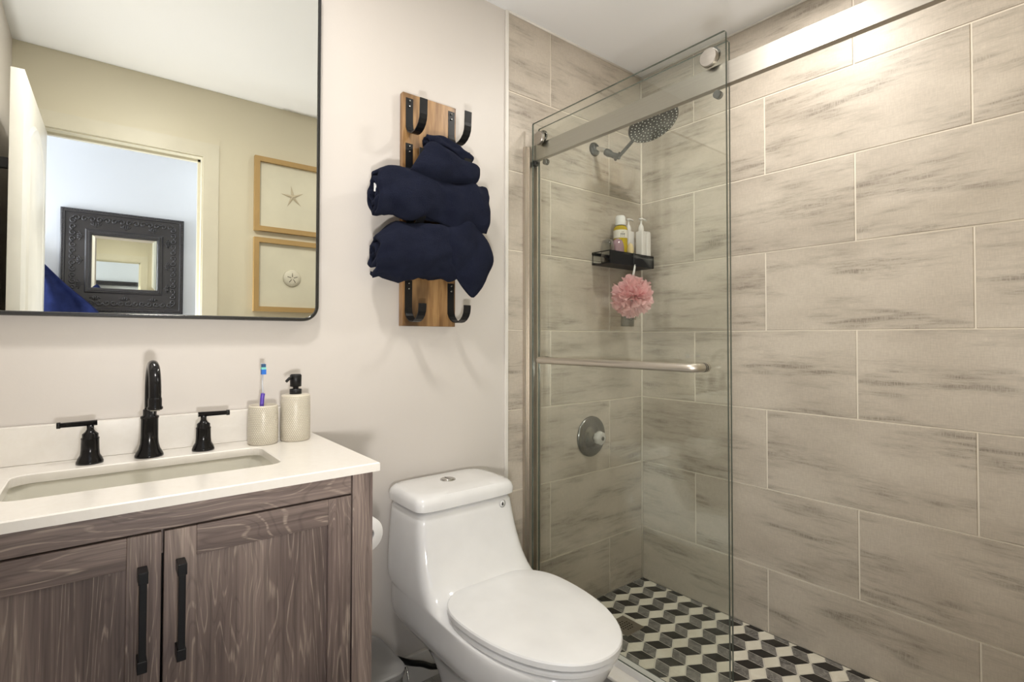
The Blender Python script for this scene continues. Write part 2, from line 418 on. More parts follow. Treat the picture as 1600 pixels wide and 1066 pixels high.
# ceiling, floors
bm = bmesh.new(); box(bm, (-3.4, -2.5, H_CEIL), (.12, .12, H_CEIL+.1)); struct('ceiling', bm, M_CEIL)
def floor_tiles():
    bm = bmesh.new(); box(bm, (-3.4, -2.5, -.08), (.12, .12, -.004), 1)
    s = .455; g = .002
    for i in range(-9, 3):
        for j in range(-8, 2):
            x0, y0 = i*s+.2, j*s+.13; x1, y1 = x0+s, y0+s
            x0, x1 = max(x0, -3.39), min(x1, -.79); y0, y1 = max(y0, -2.47), min(y1, .0)
            if x1-x0 < .02 or y1-y0 < .02: continue
            box(bm, (x0+g, y0+g, -.004), (x1-g, y1-g, 0), 0)
    return bm
struct('floor', floor_tiles(), [M_FLOOR, M_GROUT_W])
def mosaic():
    bm = bmesh.new(); X0, X1, Y0, Y1 = -.70, 0.0, W_Y, 0.0
    box(bm, (X0, Y0, -.004), (X1, Y1, -.0005), 3)
    s = .1013/math.sqrt(3); sh = .90; V0 = Vector((-.177, -.2955))
    D = lambda a: Vector((math.cos(math.radians(a)), math.sin(math.radians(a))))*s
    for i in range(-20, 20):
        for j in range(-22, 22):
            V = V0 + Vector((.1013*i + .05065*j, -.0877*j))
            if not (-.85 < V.x < .15 and Y0-.15 < V.y < .15): continue
            for mi, (a, b) in ((0, (-30, 90)), (1, (90, 210)), (2, (210, -30))):
                P = [V, V+D(a), V+D(a)+D(b), V+D(b)]; c = sum(P, Vector((0, 0)))/4
                Q = []
                for q in P:
                    q = c + (q-c)*sh
                    Q.append(q)
                # clip to the shower rectangle
                def clip(poly, f, inter):
                    out = []
                    for n in range(len(poly)):
                        A, B = poly[n-1], poly[n]
                        if f(B):
                            if not f(A): out.append(inter(A, B))
                            out.append(B)
                        elif f(A): out.append(inter(A, B))
                    return out
                m_ = .003
                for (ax, lim, sg) in ((0, X0+m_, 1), (0, X1-m_, -1), (1, Y0+m_, 1), (1, Y1-m_, -1)):
                    if not Q: break
                    Q = clip(Q, lambda p: (p[ax]-lim)*sg >= 0, lambda A, B: A+(B-A)*((lim-A[ax])/(B[ax]-A[ax])))
                # leave the drain square free
                if len(Q) < 3: continue
                if -.452 < c.x < -.348 and -.267 < c.y < -.161: continue
                vs = [bm.verts.new((p.x, p.y, .0012)) for p in Q]
                try: f = bm.faces.new(vs); f.material_index = mi
                except ValueError: continue
                lo = [bm.verts.new((c.x+(p.x-c.x)*1.02, c.y+(p.y-c.y)*1.02, -.0005)) for p in Q]
                for n in range(len(vs)):
                    g = bm.faces.new((vs[n], vs[n-1], lo[n-1], lo[n])); g.material_index = mi
    return bm
struct('floor_shower', mosaic(), [M_MBLK, M_MGRY, M_MCRM, M_GROUT_W])
# curb between floor and shower
bm = bmesh.new(); box(bm, (-.79, W_Y, 0), (-.70, 0, .078), 1); box(bm, (-.795, W_Y, .078), (-.695, 0, .09), 0, bev=.003)
struct('trim_5', bm, [M_QUARTZ, M_TILE if False else plain('curb_tile', (.34, .32, .30), .35)])
# baseboard
bm = bmesh.new(); box(bm, (-1.56, -.012, 0), (-.842, .003, .10), bev=.003); struct('baseboard_back', bm, M_TRIM)
bm = bmesh.new(); box(bm, (-1.56, W_Y, 0), (-.80, W_Y+.012, .10), bev=.003); struct('baseboard_front', bm, M_TRIM)
# hall beyond the doorway
bm = bmesh.new(); box(bm, (-3.4, -2.48, 0), (.12, -2.38, H_CEIL)); struct('wall_hall_back', bm, M_HALL)
bm = bmesh.new(); box(bm, (-3.4, -2.48, 0), (-3.3, W_Y-.11, H_CEIL)); struct('wall_hall_left', bm, M_HALL)
bm = bmesh.new(); box(bm, (.0, -2.48, 0), (.1, W_Y-.11, H_CEIL)); struct('wall_hall_right', bm, M_HALL)

# ------------------------------------------------------------------ door leaf standing open
dr = thing('door_1', (-2.243, W_Y+.012, .012), None, None); tag(dr, kind='structure')
def door_leaf():
    bm = bmesh.new(); L, T, Hh = .655, .035, 2.015
    box(bm, (-T, 0, 0), (0, L, Hh), bev=.0015)
    # raised arched panels on both faces
    for s in (0, -T):
        sg = 1 if s == 0 else -1
        for (z0, z1, arch) in ((.95, 1.84, True), (.2, .8, False)):
            loops = []
            for inset, dd in ((0, .0), (.012, .006), (.024, .0015), (.05, .0015), (.062, .007)):
                pts = []; a, b, c, e = .11+inset, L-.11-inset, z0+inset, z1-inset
                n = 12
                for q in range(n+1):
                    t = q/n; y = a+(b-a)*t; z = e + (.08*math.sin(PI*t) if arch else 0)
                    pts.append(Vector((s+sg*dd, y, z)))
                pts += [Vector((s+sg*dd, b, c)), Vector((s+sg*dd, a, c))]
                loops.append(pts)
            loft(bm, loops, cap=(False, True), smooth=False)
    return bm
dl = link('door_panel', door_leaf(), M_DOOR, smooth='angle'); dl.parent = dr
dh = bmesh.new()
box(dh, (-.060, .63, 1.68), (-.0365, .650, 1.715), bev=.002)
o = link('coat_hook', dh, M_BLACK); o.parent = dr; o['label'] = 'black metal hook on the door back'
kb = bmesh.new(); lathe(kb, [(.026, 0), (.026, .006), (.010, .01), (.010, .035), (.026, .045), (.028, .06), (.015, .072), (.0001, .073)], (0.0, .595, .98), (1, 0, 0))
lathe(kb, [(.026, 0), (.026, .006), (.010, .01), (.010, .035), (.026, .045), (.028, .058), (.015, .064), (.0001, .065)], (-.0355, .595, .98), (-1, 0, 0))
o = link('door_knob', kb, M_BLACK); o.parent = dr
dr.rotation_euler = (0, 0, math.radians(1.6))

# ------------------------------------------------------------------ wall mirror
def ring_prism(bm, outer, inner, y0, y1, mi=0):
    """outer/inner loops of (x,z); frame between y0 (front) and y1 (back)"""
    n = len(outer)
    V = [[bm.verts.new((p[0], y, p[1])) for p in L] for L, y in ((outer, y0), (inner, y0), (inner, y1), (outer, y1))]
    for a in range(4):
        A, B = V[a], V[(a+1) % 4]
        for k in range(n):
            f = bm.faces.new((A[k], A[(k+1) % n], B[(k+1) % n], B[k])); f.material_index = mi; f.smooth = True
mt = thing('wall_mirror', (-1.94, 0, 1.188), 'large rectangular wall mirror with thin black rounded metal frame above the vanity', 'mirror')
MX0, MX1, MZ0, MZ1 = -2.335, -1.556, 1.186, 2.19
bm = bmesh.new()
o1 = rrect(MX0, MX1, MZ0, MZ1, .045, 10); i1 = rrect(MX0+.0095, MX1-.0095, MZ0+.0095, MZ1-.0095, .036, 10)
oc = rrect(MX0+.002, MX1-.002, MZ0+.002, MZ1-.002, .043, 10); ic = rrect(MX0+.0075, MX1-.0075, MZ0+.0075, MZ1-.0075, .038, 10)
n = len(o1)
LP = [(o1, .001), (o1, -.031), (oc, -.034), (ic, -.034), (i1, -.031), (i1, -.020)]
R = [[bm.verts.new((p[0], y, p[1])) for p in L] for L, y in LP]
for A, B in zip(R, R[1:]):
    for k in range(n): f = bm.faces.new((A[k], A[(k+1) % n], B[(k+1) % n], B[k]))
link('frame', bm, M_BLKMIR, mt, smooth='angle')
bm = bmesh.new(); loft(bm, [[Vector((x, y, z)) for x, z in rrect(MX0+.0075, MX1-.0075, MZ0+.0075, MZ1-.0075, .0375, 10)] for y in (-.030, -.004)], smooth=False)
link('mirror_pane', bm, M_MIRROR, mt)

# ------------------------------------------------------------------ vanity
VF = -.44
van = thing('vanity_cabinet', (-1.96, -.22, 0), 'grey-brown oak vanity cabinet with two shaker doors and black bar pulls', 'cabinet')
bm = bmesh.new()
box(bm, (-2.352, -.42, .10), (-2.334, -.003, .8435)); box(bm, (-1.588, -.40, .0), (-1.570, -.003, .8435)); box(bm, (-2.334, -.40, .10), (-1.588, -.003, .12))
box(bm, (-2.334, -.02, .12), (-1.588, -.003, .8435)); box(bm, (-2.334, -.415, .75), (-1.60, -.405, .8435), 0)
link('carcass', bm, M_WV, van)
bm = bmesh.new(); box(bm, (-1.6165, VF, 0), (-1.570, VF+.045, .8435), bev=.0015)
link('corner_post', bm, M_WV2, van)
bm = bmesh.new(); box(bm, (-2.352, VF, 0), (-2.31, VF+.045, .8435), bev=.0015)
link('corner_post', bm, M_WV2, van)
bm = bmesh.new(); box(bm, (-2.308, VF+.004, .7985), (-1.619, VF+.03, .8435), bev=.0008)
link('top_rail', bm, M_WH, van)
bm = bmesh.new(); box(bm, (-2.308, VF+.004, .08), (-1.619, VF+.03, .14), bev=.001)
link('bottom_rail', bm, M_WH, van)
bm = bmesh.new(); box(bm, (-2.309, VF+.028, .12), (-1.618, VF+.034, .80)); link('dark_reveal', bm, M_GAP, van)
DT, DB = .7955, .145
def vdoor(x0, x1, hx):
    bm = bmesh.new(); sw = .050
    box(bm, (x0, VF+.001, DB), (x0+sw, VF+.022, DT), bev=.0012); box(bm, (x1-sw, VF+.001, DB), (x1, VF+.022, DT), bev=.0012)
    f = link('door', bm, M_WV2, van)
    bm = bmesh.new()
    box(bm, (x0+sw, VF+.0014, DT-sw-.004), (x1-sw, VF+.022, DT), bev=.0012)
    link('door_rail', bm, M_WH, f)
    bm = bmesh.new(); box(bm, (x0+sw, VF+.0014, DB), (x1-sw, VF+.022, DB+sw), bev=.0012); link('door_rail', bm, M_WH, f)
    bm = bmesh.new(); box(bm, (x0+sw-.004, VF+.010, DB+sw-.004), (x1-sw+.004, VF+.018, DT-sw)); link('door_panel', bm, M_WV, f)
    bm = bmesh.new()
    zt, zb = .741, .577
    box(bm, (hx-.0055, VF-.032, zb), (hx+.0055, VF-.022, zt), bev=.001)
    for zc in (zt-.008, zb+.008):
        box(bm, (hx-.0072, VF-.033, zc-.010), (hx+.0072, VF+.0005, zc+.010), bev=.0012)
    h = link('handle', bm, M_BLACK, f); h['label'] = 'black bar pull'
vdoor(-1.9625, -1.6195, -1.938); vdoor(-2.3065, -1.9665, -1.9945)

# countertop with sink hole
ct = thing('countertop', (-1.957, -.23, .844), 'white quartz vanity countertop with low backsplash and sink cutout', 'countertop')
CX0, CX1, CY0, CY1, CZ0, CZ1 = -2.356, -1.562, -.459, -.0005, .844, .863
SX0, SX1, SY0, SY1 = -2.192, -1.733, -.335, -.122
bm = bmesh.new()
inn = rrect(SX0, SX1, SY0, SY1, .030, 6)
# matching outer loop: project from centre
cx, cy = (SX0+SX1)/2, (SY0+SY1)/2
def outer_for(px, py, e=0):
    # corner groups map to outer corners
    X = CX1-e if px > cx else CX0+e; Y = CY1-e if py > cy else CY0+e
    return X, Y
n = len(inn); q = n//4
out = []
for i, (px, py) in enumerate(inn):
    g, kk = divmod(i, 7)
    X, Y = outer_for(px, py)
    t = kk/6
    # spread points along the outer sides near each corner
    if g == 0: P = (X, Y-(1-2*t)*.10) if t < .5 else (X-(2*t-1)*.10, Y)
    elif g == 1: P = (X+(1-2*t)*.10, Y) if t < .5 else (X, Y-(2*t-1)*.10)
    elif g == 2: P = (X, Y+(1-2*t)*.10) if t < .5 else (X+(2*t-1)*.10, Y)
    else: P = (X-(1-2*t)*.10, Y) if t < .5 else (X, Y+(2*t-1)*.10)
    out.append(P)
def ins(L, e): return [(min(max(x, CX0+e), CX1-e), min(max(y, CY0+e), CY1-e)) for x, y in L]
loops = [[Vector((x, y, CZ0)) for x, y in inn], [Vector((x, y, CZ0)) for x, y in ins(out, 0)], [Vector((x, y, CZ1-.0025)) for x, y in ins(out, 0)],
         [Vector((x, y, CZ1)) for x, y in ins(out, .0025)], [Vector((x, y, CZ1)) for x, y in rrect(SX0-.002, SX1+.002, SY0-.002, SY1+.002, .032, 6)],
         [Vector((x, y, CZ1-.002)) for x, y in inn], [Vector((x, y, CZ0)) for x, y in inn]]
loft(bm, loops, cap=(False, False), smooth=False)
bmesh.ops.remove_doubles(bm, verts=bm.verts, dist=1e-5)
link('slab', bm, M_QUARTZ, ct)
bm = bmesh.new(); box(bm, (-2.358, -.020, .8632), (-1.585, -.0005, .946), bev=.0015); link('backsplash', bm, M_QUARTZ, ct)
# basin
sk = thing('sink', (-1.96, -.228, .70), 'rectangular white undermount sink basin below the black faucet', 'sink')
bm = bmesh.new(); L = []
for e, z, rr_ in ((-.025, CZ0-.001, .03), (-.003, CZ0-.001, .024), (.001, .80, .026), (.012, .735, .035), (.035, .712, .045), (.09, .703, .03)):
    L.append([Vector((x, y, z)) for x, y in rrect(SX0+e, SX1-e, SY0+e, SY1-e, rr_, 6)])
loft(bm, L, cap=(False, True)); 
inner = L
L2 = [[Vector((x, y, z)) for x, y in rrect(SX0+e, SX1-e, SY0+e, SY1-e, rr_, 6)] for e, z, rr_ in ((-.025, CZ0-.001, .03), (-.014, .79, .03), (.0, .71, .04), (.05, .69, .04))]
loft(bm, L2, cap=(False, True)); bmesh.ops.remove_doubles(bm, verts=bm.verts, dist=1e-5)
link('basin', bm, M_BASIN, sk, smooth='angle')
bm = bmesh.new(); lathe(bm, [(.0001, .0045), (.015, .005), (.020, .004), (.022, .0)], (-1.962, -.23, .7035)); link('drain_plug', bm, M_CHROME, sk)

# faucet
fa = thing('faucet', (-1.962, -.078, .863), 'tall black gooseneck faucet spout in the middle of the countertop', 'faucet')
bm = bmesh.new(); c = (-1.962, -.078, .863)
lathe(bm, [(.0285, 0), (.0285, .004), (.026, .010), (.0215, .018), (.0185, .030), (.0175, .045), (.0172, .087), (.0185, .089), (.0185, .093), (.0135, .095), (.0135, .108), (.0115, .110)], c)
link('base', bm, M_ORB, fa)
bm = bmesh.new(); pts = [(-1.962, -.078, .965), (-1.962, -.078, 1.0)]
zc_ = 1.012; R_ = .066
for k in range(0, 17):
    a = PI - k/16*PI*1.02; pts.append((-1.962, -.078-R_-R_*math.cos(a), zc_+R_*math.sin(a)))
pts.append((-1.962, -.2105, .998))
tube(bm, pts, [.0105]*2+[.0105]*10+[.0112]*7+[.0118], 18)
link('spout', bm, M_ORB, fa)
bm = bmesh.new(); lathe(bm, [(.0125, .0), (.0145, .002), (.0145, .0055), (.0125, .008), (.0125, .022), (.0118, .026)], (-1.962, -.2105, .985)); 
lathe(bm, [(.0085, .0), (.0085, .004)], (-1.962, -.2105, .983), mi=1)
link('aerator', bm, [M_ORB, M_CHROME], fa)
def tap(x, sgn, label):
    t = thing('tap_handle', (x, -.078, .863), label, 'tap handle', 'black lever handles beside the faucet')
    bm = bmesh.new(); c = (x, -.078, .863)
    lathe(bm, [(.0245, 0), (.0245, .004), (.022, .011), (.0175, .019), (.0165, .030), (.016, .052), (.0165, .053), (.0165, .055), (.0145, .057), (.0145, .064), (.009, .069), (.0065, .074), (.0065, .084)], c)
    link('valve_body', bm, M_ORB, t)
    bm = bmesh.new(); z = .863+.088
    tube(bm, [(x-sgn*.012, -.078, z-.0005), (x+sgn*.050, -.078, z-.001), (x+sgn*.0505, -.078, z-.001), (x+sgn*.057, -.078, z-.001)], [.0060, .0053, .0068, .0068], 16)
    link('lever', bm, M_ORB, t)
tap(-2.070, -1, 'black lever tap handle pointing left, at the left side of the faucet')
tap(-1.852, 1, 'black lever tap handle pointing right, between faucet and toothbrush cup')

# embossed cup and dispenser
def hexmat():
    k = NT('embossed_stoneware'); uv = k.new('ShaderNodeUVMap', uv_map='UVMap').outputs[0]
    sx = k.new('ShaderNodeSeparateXYZ'); k.l(uv, sx.inputs[0])
    S = .0052
    v = k.math('DIVIDE', sx.outputs[1], S*.866); row = k.math('FLOOR', v)
    uu = k.math('ADD', k.math('DIVIDE', sx.outputs[0], S), k.math('MULTIPLY', k.math('MODULO', row, 2.0), .5))
    fx = k.math('SUBTRACT', k.math('FRACT', uu), .5); fy = k.math('MULTIPLY', k.math('SUBTRACT', k.math('FRACT', v), .5), .866)
    dd = k.math('SQRT', k.math('ADD', k.math('MULTIPLY', fx, fx), k.math('MULTIPLY', fy, fy)))
    dot = k.ramp(dd, [(.30, (1, 1, 1)), (.42, (0, 0, 0))])
    col = k.mix(dot, (.50, .45, .36), (.72, .68, .58))
    k.l(col, k.b.inputs['Base Color']); k.b.inputs['Roughness'].default_value = .3; k.bump(dot, .8, .0012); return k.m
M_HEX = hexmat()
def canister(name, x, y, rad, h, parent, hole):
    bm = bmesh.new(); uvl = bm.loops.layers.uv.new('UVMap'); N = 48
    prof = [(rad-.003, 0), (rad, .003), (rad*1.015, h*.3), (rad, h*.75), (rad-.001, h-.004), (rad-.003, h)]
    if hole: prof += [(rad-.0055, h-.001), (rad-.006, .01), (.0001, .008)]
    else: prof += [(.014, h+.0015), (.0001, h+.0015)]
    rings = [[bm.verts.new((x+a*math.cos(2*PI*k/N), y+a*math.sin(2*PI*k/N), .8635+z)) for k in range(N)] for a, z in prof]
    for i, (A, B) in enumerate(zip(rings, rings[1:])):
        for k in range(N):
            f = bm.faces.new((A[k], A[(k+1) % N], B[(k+1) % N], B[k])); f.smooth = True; f.material_index = 0 if 1 <= i < 4 else 1
            for lp, (kk, zz) in zip(f.loops, ((k, prof[i][1]), (k+1, prof[i][1]), (k+1, prof[i+1][1]), (k, prof[i+1][1]))):
                lp[uvl].uv = (round(2*PI*rad/.0052)*.0052*kk/N, zz)
    return link(name, bm, [M_HEX, plain('stoneware_rim', (.62, .57, .47), .3)], parent)
cp = thing('toothbrush_cup', (-1.716, -.082, .8635), 'cream honeycomb-embossed cup holding the toothbrush', 'cup')
canister('cup_body', -1.716, -.082, .0365, .100, cp, True)
sd = thing('soap_dispenser', (-1.634, -.082, .8635), 'cream honeycomb-embossed soap dispenser with black pump', 'soap dispenser')
canister('bottle', -1.634, -.082, .038, .122, sd, False)
bm = bmesh.new(); c = (-1.634, -.082, .8635+.1235)
lathe(bm, [(.0155, 0), (.0155, .013), (.0075, .014), (.0075, .019), (.0145, .020), (.0150, .050), (.0125, .053), (.0001, .0535)], c)
tube(bm, [(-1.640, -.086, c[2]+.044), (-1.655, -.096, c[2]+.043), (-1.664, -.102, c[2]+.036)], [.0042, .004, .0038], 10)
link('pump', bm, M_BLACK, sd)
tb = thing('toothbrush', (-1.716, -.08, .875), 'blue and white toothbrush standing in the embossed cup', 'toothbrush')
M_TBC = plain('brush_clear', (.72, .74, .80), .15, trans=.3); M_TBP = plain('brush_purple', (.10, .05, .42), .3)
M_TBB = plain('bristle_blue', (.02, .16, .62), .6, bumpsc=900); M_TBG = plain('bristle_teal', (.25, .70, .62), .6, bumpsc=900); M_TBD = plain('bristle_dark', (.02, .08, .2), .6)
bx, by = -1.717, -.078
bm = bmesh.new(); tube(bm, catmull([(bx-.006, by+.003, .874), (bx-.003, by, .93), (bx-.001, by, .975), (bx+.001, by, .993)]), .0052, 10); link('grip', bm, M_TBP, tb)
bm = bmesh.new(); tube(bm, catmull([(bx+.001, by, .992), (bx-.001, by, 1.02), (bx+.0005, by, 1.045), (bx, by, 1.068)]), .0020, 8)
box(bm, (bx-.005, by-.001, 1.042), (bx+.005, by+.003, 1.072), bev=.001); link('neck', bm, M_TBC, tb)
bm = bmesh.new(); box(bm, (bx-.0055, by-.013, 1.043), (bx+.0055, by-.001, 1.056), 0); box(bm, (bx-.0055, by-.012, 1.056), (bx+.0055, by-.001, 1.062), 1); box(bm, (bx-.0045, by-.013, 1.062), (bx+.0045, by-.001, 1.070), 2)
link('bristles', bm, [M_TBB, M_TBG, M_TBD], tb)

# ------------------------------------------------------------------ toilet
TX = -1.165
tl = thing('toilet', (TX, -.35, 0), 'white one-piece toilet with closed elongated lid', 'toilet')
def outline(a, yb, yf, yc, nb=4.0, nf=2.2, N=56, x0=TX):
    out = []
    for k in range(N):
        t = 2*PI*k/N; c, s = math.cos(t), math.sin(t)
        ex = nb if s > 0 else nf
        rx = abs(c)**(2/ex)*(1 if c >= 0 else -1); ry = abs(s)**(2/ex)
        out.append((x0+a*rx, yc + (yb-yc)*ry if s > 0 else yc-(yc-yf)*ry))
    return out
def OL(z, a, yb, yf, yc, nb=4., nf=2.2): return [Vector((x, y, z)) for x, y in outline(a, yb, yf, yc, nb, nf)]
bm = bmesh.new()
S = [OL(0, .115, -.22, -.56, -.36, 4, 2.6), OL(0.02, .117, -.22, -.565, -.36, 4, 2.6), OL(0.12, .112, -.22, -.555, -.36, 4, 2.5), OL(0.2, .118, -.19, -.575, -.36, 4, 2.4),
     OL(0.255, .138, -.10, -.625, -.36, 5, 2.3), OL(0.29, .172, -.033, -.675, -.40, 7, 2.25), OL(0.308, .186, -.031, -.705, -.42, 8, 2.2), OL(0.345, .1885, -.030, -.735, -.44, 8, 2.2), OL(0.38, .189, -.030, -.752, -.45, 8, 2.2),
     OL(0.394, .189, -.030, -.754, -.44, 8, 2.2), OL(0.3995, .189, -.030, -.748, -.42, 8, 2.2), 
     OL(0.401, .189, -.030, -.640, -.38, 8, 2.3), OL(0.4045, .189, -.030, -.46, -.30, 8, 2.9), OL(0.413, .189, -.030, -.375, -.24, 8, 4), OL(0.434, .1885, -.030, -.325, -.20, 8, 6), OL(0.469, .186, -.030, -.292, -.17, 8, 7),
     OL(0.519, .181, -.030, -.267, -.15, 8, 8), OL(0.579, .176, -.030, -.250, -.14, 8, 8), OL(0.633, .171, -.030, -.241, -.14, 8, 8), OL(0.636, .166, -.033, -.235, -.14, 8, 8)]
loft(bm, S)
link('body', bm, M_CERAM, tl, smooth=True, sub=1)
bm = bmesh.new()
S = [OL(0.637, .160, -.04, -.228, -.14, 7, 7), OL(0.6385, .174, -.030, -.244, -.14, 7, 7), OL(0.643, .179, -.028, -.249, -.14, 8, 8), OL(0.661, .180, -.028, -.250, -.14, 8, 8), OL(0.674, .1765, -.030, -.2465, -.14, 7, 7), OL(0.682, .169, -.034, -.239, -.14, 6, 6), OL(0.6855, .150, -.05, -.22, -.14, 5, 5), OL(0.687, .09, -.09, -.19, -.14, 4, 4)]
loft(bm, S); link('tank_lid', bm, M_CERAM, tl, smooth='angle')
bm = bmesh.new(); lathe(bm, [(.0245, 0), (.0245, .0025), (.0225, .0035), (.021, .0025), (.0001, .0025)], (TX-.008, -.125, 0.6865), mi=1)
lathe(bm, [(.019, 0), (.019, .0042), (.018, .005), (.0001, .005)], (TX-.008, -.125, 0.6865), mi=1)
box(bm, (TX-.0085, -.143, 0.6870), (TX-.0075, -.107, 0.6922), 0)
link('flush_button', bm, [M_DCHROME, M_CHROME], tl)
def seat(z0, z1, a, yf, yb, yc, name, crown=0, nf=2.1):
    bm = bmesh.new(); e = .004
    S = [OL(z0, a-e, yb-e, yf+e, yc, 2.6, nf), OL(z0+.003, a, yb, yf, yc, 2.6, nf), OL(z1-.005, a, yb, yf, yc, 2.6, nf), OL(z1-.0015, a-.0025, yb-.0025, yf+.0025, yc, 2.6, nf), OL(z1, a-.007, yb-.007, yf+.007, yc, 2.6, nf)]
    for s in (.75, .45, .15):
        S.append([Vector((TX+(v.x-TX)*s, yc+(v.y-yc)*s, z1+crown*(1-s*s))) for v in S[4]])
    loft(bm, S); return link(name, bm, M_SEAT, tl, smooth='angle')
seat(.4015, .4155, .181, -.768, -.325, -.475, 'seat')
seat(.4205, .440, .185, -.775, -.305, -.468, 'lid', .002)
for s in (-1, 1):
    bm = bmesh.new(); tube(bm, [(TX+s*.055, -.310, .414), (TX+s*.105, -.310, .414)], .010, 14); link('hinge', bm, M_SEAT, tl)
bm = bmesh.new()
zc = .616
def on_tank(x, z): return Vector((x, -.2445, z))
lathe(bm, [(.0125, 0), (.0125, .0004), (.0001, .0005)], (-1.045, -.2447, zc), (0, -1, 0), mi=0)
lathe(bm, [(.0115, .0006), (.0105, .0006)], (-1.045, -.2447, zc), (0, -1, 0), mi=1, cap=False)
pts = [(-1.045+x, -.2455, zc+z) for x, z in ((0, .007), (.002, .003), (.0036, -.001), (.003, -.0045), (0, -.006), (-.003, -.0045), (-.0036, -.001), (-.002, .003))]
vs = [bm.verts.new(p) for p in pts]; bm.faces.new(vs).material_index = 1
link('drop_sticker', bm, [plain('sticker_white', (.8, .8, .8), .4), plain('sticker_black', (.02, .02, .02), .4)], tl)

# bin, roll, hose
bn = thing('trash_bin', (-1.475, -.17, 0), 'small grey plastic bin with flat lid on the floor between vanity and toilet', 'bin')
bm = bmesh.new()
def RR(z, e, x0=-1.56, x1=-1.388, y0=-.285, y1=-.060, rr_=.045): return [Vector((x, y, z)) for x, y in rrect(x0+e, x1-e, y0+e, y1-e, rr_, 6)]
loft(bm, [RR(0, .018), RR(.005, .015), RR(.225, .004), RR(.235, .006)]); link('bin_body', bm, plain('bin_grey', (.18, .176, .172), .35), bn, smooth='angle')
bm = bmesh.new(); loft(bm, [RR(.236, .006), RR(.238, .0), RR(.25, .0), RR(.256, .006), RR(.258, .02, rr_=.04), RR(.2565, .03, rr_=.04)]); link('bin_lid', bm, plain('bin_lid_grey', (.24, .235, .23), .25), bn, smooth='angle')
bm = bmesh.new(); tube(bm, [(-1.386, -.22, .215), (-1.380, -.245, .235), (-1.386, -.27, .215)], .003, 8); link('metal_clip', bm, M_CHROME, bn)
hs = bmesh.new(); tube(hs, catmull([(-1.345, -.022, .16), (-1.31, -.03, .130), (-1.27, -.05, .110), (-1.22, -.05, .086), (-1.184, -.05, .064), (-1.147, -.05, .054), (-1.11, -.05, .058), (-1.08, -.04, .075), (-1.06, -.022, .10)]), .009, 10)
tag(link('supply_hose', hs, M_BLACK), 'black flexible hose curving low along the baseboard behind the toilet', 'hose')
th_ = thing('toilet_roll_holder', (-1.569, -.25, .66), 'small black toilet roll holder on the side of the vanity', 'toilet roll holder')
bm = bmesh.new(); box(bm, (-1.5695, -.345, .63), (-1.562, -.325, .675), bev=.001); tube(bm, [(-1.563, -.335, .66), (-1.530, -.335, .66), (-1.525, -.33, .66), (-1.525, -.20, .66)], .005, 10); link('arm', bm, M_BLACK, th_)
bm = bmesh.new(); lathe(bm, [(.018, 0), (.041, 0), (.043, .003), (.043, .097), (.041, .1), (.018, .1), (.018, 0)], (-1.525, -.31, .6472), (0, 1, 0), cap=False)
tag(link('toilet_paper_roll', bm, plain('tissue_paper', (.85, .84, .83), .9, bumpsc=150)), 'white toilet paper roll on its holder beside the vanity', 'toilet paper')

# ------------------------------------------------------------------ towel rack
rk = thing('towel_rack', (-1.182, -.001, 1.18), 'stained pine board with black J-shaped hooks in two columns on the wall', 'towel rack')
BX0, BX1, BZ0, BZ1 = -1.286, -1.080, 1.178, 1.944
bm = bmesh.new(); box(bm, (BX0, -.022, BZ0), (BX1, -.001, BZ1), bev=.002); link('board', bm, M_PINE, rk)
def jhook(x, ztop, zbot, ztip, depth):
    w_ = .0135; t_ = .003; P = [(-.0225, ztop), (-.0225, ztop-.03), (-.0225, zbot+.045)]
    yc, rad = (-.0225-depth)/2, (depth-.0225)/2
    for k in range(0, 11):
        a = PI*k/10; P.append((-.0225-rad+rad*math.cos(a), zbot+.045*(1-math.sin(a)) if True else 0))
    P += [(-depth, zbot+.055), (-depth-.002, ztip)]
    bm = bmesh.new(); rings = []
    N = len(P)
    for i, (y, z) in enumerate(P):
        ty = P[min(i+1, N-1)][0]-P[max(i-1, 0)][0]; tz = P[min(i+1, N-1)][1]-P[max(i-1, 0)][1]; L_ = math.hypot(ty, tz); ny, nz = -tz/L_, ty/L_
        rings.append([Vector((x-w_, y, z)), Vector((x+w_, y, z)), Vector((x+w_, y-ny*t_*-1, z-nz*t_*-1)), Vector((x-w_, y+ny*t_, z+nz*t_))])
    loft(bm, rings, smooth=False)
    for dz in (.010, .028): lathe(bm, [(.003, 0), (.003, .001), (.0001, .0012)], (x, -.0262, ztop-dz), (0, -1, 0), 8, mi=1)
    link('hook', bm, [M_BLACK, M_CHROME], rk)
rows = [(1.928, 1.800, 1.893), (1.778, 1.655, 1.735), (1.628, 1.500, 1.575), (1.478, 1.345, 1.415), (1.328, 1.193, 1.247)]
for (zt, zb, zp) in rows:
    for x in (-1.262, -1.099): jhook(x, zt, zb, zp, .113 if x < -1.2 else .122)

